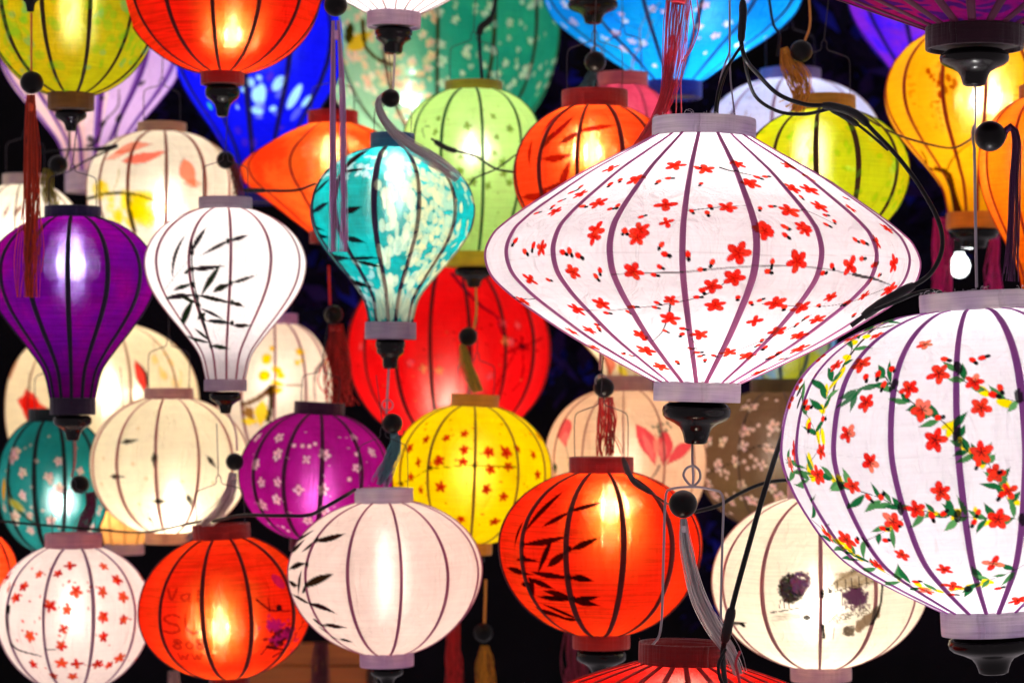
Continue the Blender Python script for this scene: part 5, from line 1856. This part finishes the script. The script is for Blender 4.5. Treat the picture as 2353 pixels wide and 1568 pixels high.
# --- back row
lantern("round_lantern", "big red lantern behind the yellow one, with a dark painted branch", 1030, 800,
        oval(598, 1015, 235, 66, 62, 802, 2.1), 3.80, M_redfar, ribs=17, rib_x=992, rib_w=8.5, rib_col=(.07, .002, .004), top=(66, 28, RD_BAND), bot=(64, 30, (.5, .06, .01)), level=2.45,
        light_col=WARM, bulb=(1030, 900), paint=big_red_paint, step=4.2)
lantern("globe_lantern", "large emerald lantern with bulb light tinted in as sage, pale blossoms, high behind the row", 1008, 62,
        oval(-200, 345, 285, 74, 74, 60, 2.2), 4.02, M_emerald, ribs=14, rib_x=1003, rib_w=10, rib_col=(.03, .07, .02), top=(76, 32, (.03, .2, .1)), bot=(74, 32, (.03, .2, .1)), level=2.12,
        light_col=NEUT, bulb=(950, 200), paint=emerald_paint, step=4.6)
lantern("saucer_lantern", "large sky blue lantern with white blossoms at the top edge", 1546, -40,
        [(-300, 70), (-260, 150), (-180, 250), (-100, 296), (-30, 302), (30, 280), (80, 226), (130, 150), (192, 60)], 3.66, M_cyan, ribs=13, rib_x=1470, rib_w=11, rib_col=(.01, .06, .22), top=(70, 32, (.03, .1, .4)), bot=(66, 34, (.01, .03, .30)),
        level=2.57, light_col=NEUT, bulb=(1600, 0), paint=cyan_paint, step=4.2)
lantern("balloon_lantern", "royal blue lantern with pale blue patches between the red lanterns", 595, 90,
        balloon(-70, 440, 208, 60, 54, 90), 3.92, M_blue, ribs=12, rib_x=560, rib_w=13, rib_col=(.004, .004, .16), top=(60, 28, (.01, .01, .2)), bot=(56, 28, (.01, .01, .2)), level=2.38,
        light_col=NEUT, paint=blue_patch_paint, step=4.2)
lantern("balloon_lantern", "pink and lilac lantern with black branches behind the gold green one", 210, 110,
        balloon(-80, 398, 216, 60, 58, 105), 3.92, M_lilac, ribs=13, rib_x=236, rib_w=14, rib_col=(.36, .08, .80), top=(60, 28, W_BAND), bot=(60, 44, (.6, .5, .55)), level=1.71,
        light_col=(1, .84, .8), paint=lilac_branch_paint, step=4.2)
lantern("round_lantern", "cream lantern with red petals and a yellow flower", 372, 436,
        oval(305, 585, 170, 52, 56, 438, 2.4), 3.52, M_creamw, ribs=12, rib_x=298, rib_w=7, rib_col=(.34, .14, .10), top=(56, 22, (.50, .32, .18)), bot=(54, 26, (.5, .35, .2)), level=1.34,
        light_col=(1, .9, .74), bulb=(377, 472), paint=lotus_cream_paint, step=3.8)
lantern("round_lantern", "cream lantern at the left edge behind the violet balloon", 58, 540,
        oval(425, 690, 128, 46, 46, 545, 2.2), 3.62, M_creamw, ribs=11, rib_x=36, rib_w=5, rib_col=(.40, .28, .2), top=(52, 24, (.6, .5, .4)), bot=(50, 26, (.5, .35, .2)), level=1.19,
        light_col=(1, .88, .7), paint=cream_marks_paint, step=4.5)
lantern("round_lantern", "dark teal lantern with pink blossoms below the violet balloon", 125, 1108,
        oval(964, 1262, 127, 52, 50, 1110, 2.2), 3.52, M_tealdk, ribs=11, rib_x=80, rib_w=10, rib_col=(.004, .012, .016), top=(58, 26, (.004, .012, .014)), bot=(52, 26, (.01, .04, .04)), level=0.45,
        bulb=(134, 1148), light_col=NEUT, paint=teal_blossom_paint, step=3.8)
lantern("globe_lantern", "cream lantern with red figures half hidden by the violet balloon", 236, 930,
        oval(745, 1140, 220, 60, 60, 935, 2.3), 3.86, M_creamf, ribs=11, rib_x=300, rib_w=6, rib_col=(.45, .28, .16), top=(62, 26, PK_BAND), bot=(60, 28, PK_BAND), level=2.05,
        bulb=(251, 910), light_col=(1, .86, .66), paint=figure_cream_paint, step=4.4)
lantern("globe_lantern", "pale lantern with yellow flowers and a mauve top, behind the white balloon", 630, 880,
        oval(742, 1060, 134, 50, 56, 895, 2.2), 3.78, M_yelfar, ribs=11, rib_x=702, rib_w=6, rib_col=(.32, .10, .14), top=(54, 22, (.4, .26, .55)), bot=(56, 28, PK_BAND), level=0.57,
        light_col=(1, .86, .72), paint=yellow_dots_paint, step=4.2)
lantern("round_lantern", "small dusky pink lantern between the orange and blue lanterns", 1430, 300,
        oval(199, 420, 118, 56, 50, 300, 2.0), 3.50, M_pink, ribs=11, rib_x=1420, rib_w=5, rib_col=(.2, .02, .05), top=(58, 30, (.60, .16, .18)), bot=(50, 24, (.5, .1, .12)), level=0.75, light_col=NEUT)
lantern("globe_lantern", "bluish white lantern behind the lime yellow one", 1815, 330,
        oval(186, 520, 208, 70, 66, 335, 2.1), 3.74, M_bluewhite, ribs=12, rib_x=1775, rib_w=8, rib_col=(.35, .2, .3), top=(70, 26, (.2, .16, .3)), bot=(64, 28, W_BAND), level=1.58,
        light_col=(.92, .92, 1), paint=white_back_paint, step=5)
lantern("balloon_lantern", "violet blue lantern peeking out under the purple brocade lantern", 2128, -10,
        balloon(-160, 250, 186, 56, 50, -12), 3.85, M_vblue, ribs=12, rib_x=2075, rib_w=10, rib_col=(.01, .005, .14), top=(56, 26, (.02, .01, .2)), bot=(52, 26, (.02, .01, .2)), level=2.16, light_col=NEUT)
lantern("balloon_lantern", "cream lantern tip with red marks just under the saucer lantern's left slope", 1442, 720,
        balloon(600, 868, 142, 52, 58, 715), 3.66, M_creamf, ribs=11, rib_x=1400, rib_w=5, rib_col=(.55, .3, .15), top=(54, 24, PK_BAND), bot=(58, 22, (.40, .26, .2)), level=0.91,
        light_col=(1, .86, .66), paint=figure_bottom_paint, step=4.6)
lantern("round_lantern", "blue lantern glimpsed between the two big white lanterns", 1800, 800,
        oval(660, 882, 120, 46, 46, 780, 2.1), 4.05, silk("gap_blue_silk", (.01, .20, .62), (.25, .26, .01), scale=9, glow=0.026), ribs=11, rib_x=1790, rib_w=8, rib_col=(.02, .05, .1), top=(48, 22, (.02, .05, .2)), bot=(46, 24, (.2, .2, .02)), level=0.90, light_col=NEUT)
lantern("round_lantern", "orange lantern just entering the frame above the blossom lantern", -52, 1330,
        oval(1225, 1450, 95, 40, 40, 1332, 2.1), 3.34, M_red3, ribs=11, rib_x=-20, rib_w=7, rib_col=(.2, .01, .005), top=(44, 22, RD_BAND), bot=(42, 22, RD_BAND), level=2.40, light_col=WARM)
lantern("tall_lantern", "tan cloth lantern glimpsed under the sparrow lantern", 285, 1150,
        oval(1050, 1250, 62, 50, 46, 1140, 2.2), 3.66, silk("tan_silk", (.80, .42, .12), glow=0.026), ribs=10, rib_x=250, rib_w=4, rib_col=(.35, .16, .05), top=(48, 20, PK_BAND), bot=(46, 22, PK_BAND), level=1.12, light_col=WARM)
lantern("round_lantern", "dark lantern above the frame showing only its black finial, over the blue one", 1362, -120,
        oval(-230, -20, 120, 50, 54, -120, 2.0), 3.20, M_orange2, ribs=11, rib_x=1350, rib_w=7, rib_col=(.1, .01, .004), top=(54, 24, RD_BAND), bot=(58, 18, RD_BAND), fin=(58, 56), level=.3, light_col=WARM)

# ------------------------------------------------------------------ bare bulb and magenta hangings under the amber lantern
bb_o = PT(2204, 612, 3.62)
bb = free_thing("bare_bulb", "bare white light bulb glaring between magenta tassels", "bulb", bb_o)
sdb = S(3.62)
obj("bulb_glass", lathe("bulb_glass", [(0, -26 * sdb), (12 * sdb, -23 * sdb), (21 * sdb, -12 * sdb), (24 * sdb, 2 * sdb), (20 * sdb, 15 * sdb), (12 * sdb, 26 * sdb), (10 * sdb, 32 * sdb), (0, 32 * sdb)][::-1], 24), glow_mat((.95, 1, 1), 3.5, "bare_bulb_glass"), bb)
obj("socket", lathe("socket", [(0, 70 * sdb), (9 * sdb, 70 * sdb), (12 * sdb, 60 * sdb), (12 * sdb, 34 * sdb), (0, 33.2 * sdb)], 20), CABLE, bb)

bl = bpy.data.lights.new("lamp_light", 'POINT')
bl.energy = .9
bl.color = (.95, 1, 1)
bl.shadow_soft_size = 27 * sdb
blo = link(bpy.data.objects.new("lamp_light", bl), bb)
MAG = (.55, .008, .20)
tassel("magenta tassel to the left of the bare bulb", 3.56, MAG, [(2165, 500), (2166, 600), (2162, 700)], [19, 20, 20], n=70, sr=1.8)
tassel("magenta tassel to the right of the bare bulb", 3.56, MAG, [(2286, 540), (2284, 600), (2284, 690)], [9, 12, 15], n=50, sr=1.6)

# ------------------------------------------------------------------ tassels
tassel("orange tassel hanging in front of the violet balloon lantern", 2.95, (.62, .045, .006), [(72, 218), (72, 300), (73, 450), (70, 600), (69, 702)], [9, 16, 19, 21, 20],
       cordp=[(72, 30), (72, 165)], bead=(73, 190, 27), cord_col=(.55, .13, .03), n=90, sr=1.3)
fo = PT(70, 0, 2.95)
fi = free_thing("hanging_finial", "small black finial above the orange tassel", "finial", fo)
obj("knob", lathe("knob", [(r * 25 * S(2.95), -z * 50 * S(2.95) + .012) for r, z in FIN], 28), BLACK, fi)
tassel("long lilac tassel in front of the teal balloon lantern", 2.82, (.70, .36, .64), [(771, 48), (775, 200), (776, 400), (777, 600)], [8, 17, 18, 19], bead=(771, 12, 27), cordp=[(771, -20), (771, 2)], n=90, sr=1.0, fray=.08, twin=True)
tassel("crimson tassel with loose threads over the saucer lantern's collar", 2.66, (.42, .008, .025), [(1562, -30, 0), (1552, 60, 0), (1543, 150, .01), (1530, 225, .03), (1508, 275, .05), (1478, 318, .09), (1455, 345, .12)], [27, 26, 20, 13, 11, 9, 6], n=110, sr=1.2)
for i, (lab, pts) in enumerate((("loose red thread looping beside the crimson tassel", [(1600, -10), (1606, 60), (1590, 110), (1568, 150), (1565, 268)]), ("straight loose red thread by the saucer lantern's collar", [(1585, -10), (1592, 90), (1560, 160), (1552, 268)]))):
    cable(lab, [(x, y, 2.63) for x, y in pts], 1.2, cloth((.5, .01, .03), .6, "red_thread"), name="loose_thread", cat="thread", group="loose tassel threads")
tassel("pinkish white tassel flung over the teal lantern's collar", 2.88, (.90, .72, .78), [(893, 214, 0), (876, 222, 0), (868, 240, 0), (878, 270, 0), (905, 305, .0), (945, 338, .0), (985, 362, 0), (1030, 392, .02), (1062, 418, .03)], [6, 8, 9, 11, 14, 15, 15, 14, 10],
       bead=(897, 226, 22), cordp=[(907, 124), (903, 205)], cord_col=(.5, .4, .4), n=80, sr=1.5, fray=.1)
tassel("gold tassel standing over the lime yellow lantern's collar", 2.98, (.62, .26, .02), [(1800, 110), (1812, 145), (1835, 190), (1838, 225), (1815, 262)], [7, 20, 24, 16, 20], bead=(1840, 118, 26), cordp=[(1858, -10), (1860, 60), (1848, 96)], cord_col=(.5, .18, .03), n=90, sr=1.5)
tassel("dark violet tassel bent over a large black bead", 2.40, (.055, .006, .05), [(2304, 318, .0), (2310, 300, 0), (2324, 292, 0), (2334, 320, 0), (2330, 420, 0), (2326, 540, 0), (2318, 662, 0)], [7, 9, 11, 13, 13, 15, 20], bead=(2274, 313, 36), n=80, sr=1.6, fray=.06)
tassel("grey teal tassel above the white lantern's collar", 3.06, (.05, .14, .17), [(905, 994), (910, 1020), (895, 1060), (868, 1118)], [7, 13, 15, 14], bead=(901, 972, 24), cordp=[(893, 846), (890, 900), (888, 950)], cord_col=(.3, .25, .3), ring=(890, 930, 12), n=60, sr=1.4)
tassel("white tassel trailing from a black bead onto the bright red lantern", 2.46, (.92, .80, .86), [(1570, 1190, 0), (1572, 1230, 0), (1585, 1300, 0), (1605, 1370, 0), (1640, 1440, 0), (1680, 1500, -.01), (1704, 1560, -.03)], [7, 15, 18, 20, 20, 17, 17], bead=(1569, 1157, 33), n=110, sr=1.4, fray=.12)
tassel("dark wine tassel in front of the dark teal lantern", 3.30, (.10, .006, .035), [(205, 1130), (208, 1160), (190, 1200), (180, 1240)], [8, 11, 12, 13], bead=(184, 1112, 22), cordp=[(172, 1012), (172, 1060), (165, 1095)], cord_col=(.4, .08, .08), n=50, sr=1.4)
tassel("pink white tassel trailing over the red lantern with letters", 3.18, (.62, .42, .46), [(535, 1085), (530, 1130), (500, 1180), (455, 1220), (430, 1250)], [8, 12, 13, 12, 9], bead=(539, 1060, 21), cordp=[(524, 950), (540, 985), (545, 1035)], cord_col=(.5, .3, .3), n=60, sr=1.3)
tassel("dark red tassel standing on the orange red bamboo lantern", 3.00, (.30, .006, .006), [(1392, 912), (1394, 960), (1392, 1010), (1392, 1052)], [14, 16, 16, 17], bead=(1387, 890, 24), cordp=[(1379, 800), (1378, 850)], cord_col=(.3, .1, .1), ring=(1381, 874, 14), n=70, sr=1.5)
tassel("red tassel behind the magenta lantern's collar", 3.46, (.34, .008, .006), [(772, 745), (775, 800), (778, 860), (782, 940)], [14, 22, 26, 28], bead=(766, 722, 22), cordp=[(755, 610), (758, 700)], cord_col=(.6, .01, .01), n=90, sr=1.6)
tassel("dark red tassel lying between the cream and the orange saucer lantern", 3.32, (.12, .012, .012), [(530, 372), (540, 395), (546, 425), (545, 452)], [9, 10, 9, 9], bead=(518, 368, 21), n=40, sr=1.4)
tassel("olive tassel in front of the big red lantern", 3.28, (.26, .22, .02), [(1062, 790), (1070, 830), (1086, 870), (1098, 905)], [6, 11, 11, 10], bead=(1075, 773, 22), cordp=[(1093, 660), (1094, 720), (1088, 755)], cord_col=(.45, .3, .04), n=50, sr=1.4)
tassel("dark olive tassel beside the violet balloon's collar", 3.40, (.16, .13, .01), [(112, 388), (108, 420), (114, 450), (126, 478)], [10, 12, 12, 11], bead=(134, 378, 22), cordp=[(160, 298), (158, 340), (150, 372)], cord_col=(.15, .12, .1), n=50, sr=1.4)
tassel("dark teal tassel hanging in front of the sky blue lantern", 3.16, (.015, .05, .07), [(1363, 165), (1358, 180), (1350, 200), (1342, 212)], [9, 13, 13, 12], bead=(1367, 142, 25), cordp=[(1366, 54), (1366, 118)], cord_col=(.06, .04, .04), ring=(1370, 118, 12), n=50, sr=1.4)
tassel("golden yellow tassel hanging low in the dark", 3.60, (.75, .34, .012), [(1113, 1482), (1113, 1500), (1114, 1540), (1114, 1600)], [8, 16, 17, 18], bead=(1110, 1452, 22), cordp=[(1116, 1330), (1113, 1430)], cord_col=(.6, .25, .03), n=80, sr=1.5)
tassel("twin red tassel in the dark right of the white bamboo lantern", 3.66, (.40, .008, .010), [(1042, 1420), (1042, 1500), (1043, 1600)], [14, 16, 17], n=70, sr=1.5)
tassel("plum tassel below the orange red bamboo lantern's rim", 3.50, (.16, .008, .04), [(1322, 1440), (1326, 1500), (1326, 1600)], [20, 22, 24], n=90, sr=1.7)
tassel("dark plum tassel in front of the wooden boards", 3.70, (.07, .006, .02), [(738, 1475), (736, 1520), (736, 1600)], [13, 15, 16], n=70, sr=1.6)
tassel("pale pink tassel under the letter lantern's left side", 3.60, (.70, .42, .40), [(400, 1540), (401, 1560), (402, 1610)], [11, 12, 12], n=50, sr=1.6)

# ------------------------------------------------------------------ cables and cords
cable("thick black cable dropping from the top beside the saucer lantern's hanger", [(1706, -30, 2.58), (1706, 40, 2.58), (1703, 100, 2.58), (1712, 135, 2.58), (1740, 170, 2.6), (1790, 218, 2.62), (1850, 240, 2.62), (1905, 244, 2.62), (1965, 262, 2.6), (2010, 305, 2.58),
       (2070, 370, 2.56), (2120, 440, 2.55), (2158, 515, 2.54), (2163, 575, 2.52), (2135, 630, 2.5), (2075, 668, 2.48), (2020, 700, 2.47), (1955, 748, 2.47)], 5.2, joints=((.03, .10, 9), (.34, .44, 10), (.86, .97, 11)), n=150)
cable("black cable bending from the splice down into the saucer lantern", [(1704, 105, 2.575), (1690, 125, 2.57), (1665, 165, 2.56), (1650, 210, 2.56), (1642, 265, 2.56), (1640, 300, 2.59)], 3.6)
cable("second black lead into the saucer lantern's collar", [(1700, 110, 2.585), (1680, 140, 2.58), (1660, 190, 2.575), (1649, 240, 2.575), (1647, 300, 2.6)], 3.0)
cable("black cable sagging over the lime yellow lantern's collar", [(1708, 120, 2.60), (1716, 170, 2.61), (1738, 225, 2.63), (1790, 257, 2.64), (1850, 262, 2.64), (1905, 250, 2.635)], 4.2)
cable("thin black lead along the lime yellow lantern", [(1905, 248, 2.63), (1960, 280, 2.62), (2000, 310, 2.60), (2040, 345, 2.59)], 3.4, joints=((.0, .4, 7),))
cable("blue black lead curving into the globe lantern's collar", [(2010, 712, 2.46), (2060, 692, 2.45), (2110, 672, 2.44), (2150, 668, 2.43), (2175, 690, 2.46)], 4.6)
cable("brown string slung between the lime yellow and the amber lantern", [(1950, 245, 3.0), (2040, 300, 3.05), (2120, 328, 3.1), (2190, 340, 3.12), (2222, 325, 3.1), (2240, 300, 3.0)], 2.6, cloth((.05, .015, .004), .8, "brown_string"), name="string", cat="string")
cable("long slanting black cable left of the globe lantern", [(1830, 905, 2.52), (1795, 1005, 2.46), (1752, 1140, 2.42), (1715, 1270, 2.41), (1685, 1380, 2.41), (1668, 1455, 2.42), (1660, 1500, 2.43), (1668, 1590, 2.40)], 6.0, joints=((.74, .82, 11),))
cable("black cable arching behind the wire hanger", [(1596, 1175, 2.75), (1650, 1160, 2.76), (1700, 1132, 2.78), (1760, 1108, 2.8), (1830, 1100, 2.82)], 4.5)
cable("black lead from the orange red bamboo lantern's collar", [(1432, 1054, 2.86), (1446, 1090, 2.82), (1460, 1110, 2.80), (1490, 1128, 2.78), (1526, 1152, 2.72), (1545, 1158, 2.6)], 2.8, joints=((.0, .34, 6.5),))
cable("black cable running from the letter lantern to the white bamboo lantern", [(490, 1196, 3.10), (560, 1183, 3.02), (650, 1184, 2.96), (712, 1182, 2.94), (745, 1165, 2.92), (790, 1140, 2.92), (815, 1124, 2.96)], 4.0)
cable("dark cord crossing below the dark teal lantern", [(-10, 1195, 3.25), (90, 1205, 3.28), (230, 1216, 3.28), (330, 1222, 3.3), (420, 1205, 3.3), (490, 1190, 3.25)], 2.6)
cable("thin cord crossing in front of the pink and lilac lantern", [(95, 350, 3.45), (140, 345, 3.45), (235, 342, 3.42), (270, 335, 3.42)], 2.4, joints=((.72, 1.0, 5),))
cable("thin cord rising to the cream lantern with red petals", [(160, 392, 3.44), (200, 368, 3.43), (262, 340, 3.42)], 2.2)
cable("black cord crossing the orange red saucer lantern", [(560, 437, 3.20), (620, 438, 3.18), (680, 437, 3.18), (725, 422, 3.2)], 3.0, joints=((.0, .3, 5),))
cable("knotted cord crossing the pale green lantern", [(990, 318, 3.2), (1025, 340, 3.2), (1090, 358, 3.2), (1140, 388, 3.22), (1185, 396, 3.22)], 2.6, joints=((.05, .28, 6),))
cable("second thin cord over the pale green lantern", [(1185, 355, 3.21), (1140, 388, 3.21), (1090, 410, 3.21), (1078, 425, 3.22)], 1.8)
cable("dark knotted cord in front of the emerald lantern", [(1142, -10, 3.5), (1125, 45, 3.5), (1104, 65, 3.5), (1102, 110, 3.5), (1106, 165, 3.45), (1108, 195, 3.44)], 4.2, joints=((.2, .36, 8),))
cable("thin dark wire from the sky blue lantern's edge", [(1765, -10, 3.1), (1778, 60, 3.1), (1790, 80, 3.1), (1786, 130, 3.1)], 3.2)
cable("twisted wire bundle at the bright red lantern's collar", [(1666, 1490, 2.40), (1650, 1530, 2.39), (1660, 1570, 2.39), (1690, 1600, 2.39)], 4.0)
cable("red lead curling on the bright red lantern", [(1700, 1495, 2.38), (1690, 1520, 2.375), (1696, 1550, 2.375), (1702, 1590, 2.38)], 3.4, gloss((.35, .006, .02), .35, "red_wire_rubber"))
cable("steel wire under the saucer lantern's finial ending in a curl", [(1590, 1012, 2.60), (1590, 1050, 2.58), (1589, 1115, 2.55), (1578, 1106, 2.55), (1570, 1090, 2.55), (1578, 1074, 2.55), (1594, 1070, 2.55), (1606, 1080, 2.55), (1608, 1098, 2.55), (1598, 1112, 2.55), (1586, 1118, 2.55)], 2.8, STEEL, name="hook_wire", cat="wire", n=90)
cable("thin steel wire from the brocade lantern's finial to the black bead", [(2240, 196, 2.36), (2240, 300, 2.38)], 2.4, STEEL, name="hook_wire", cat="wire")
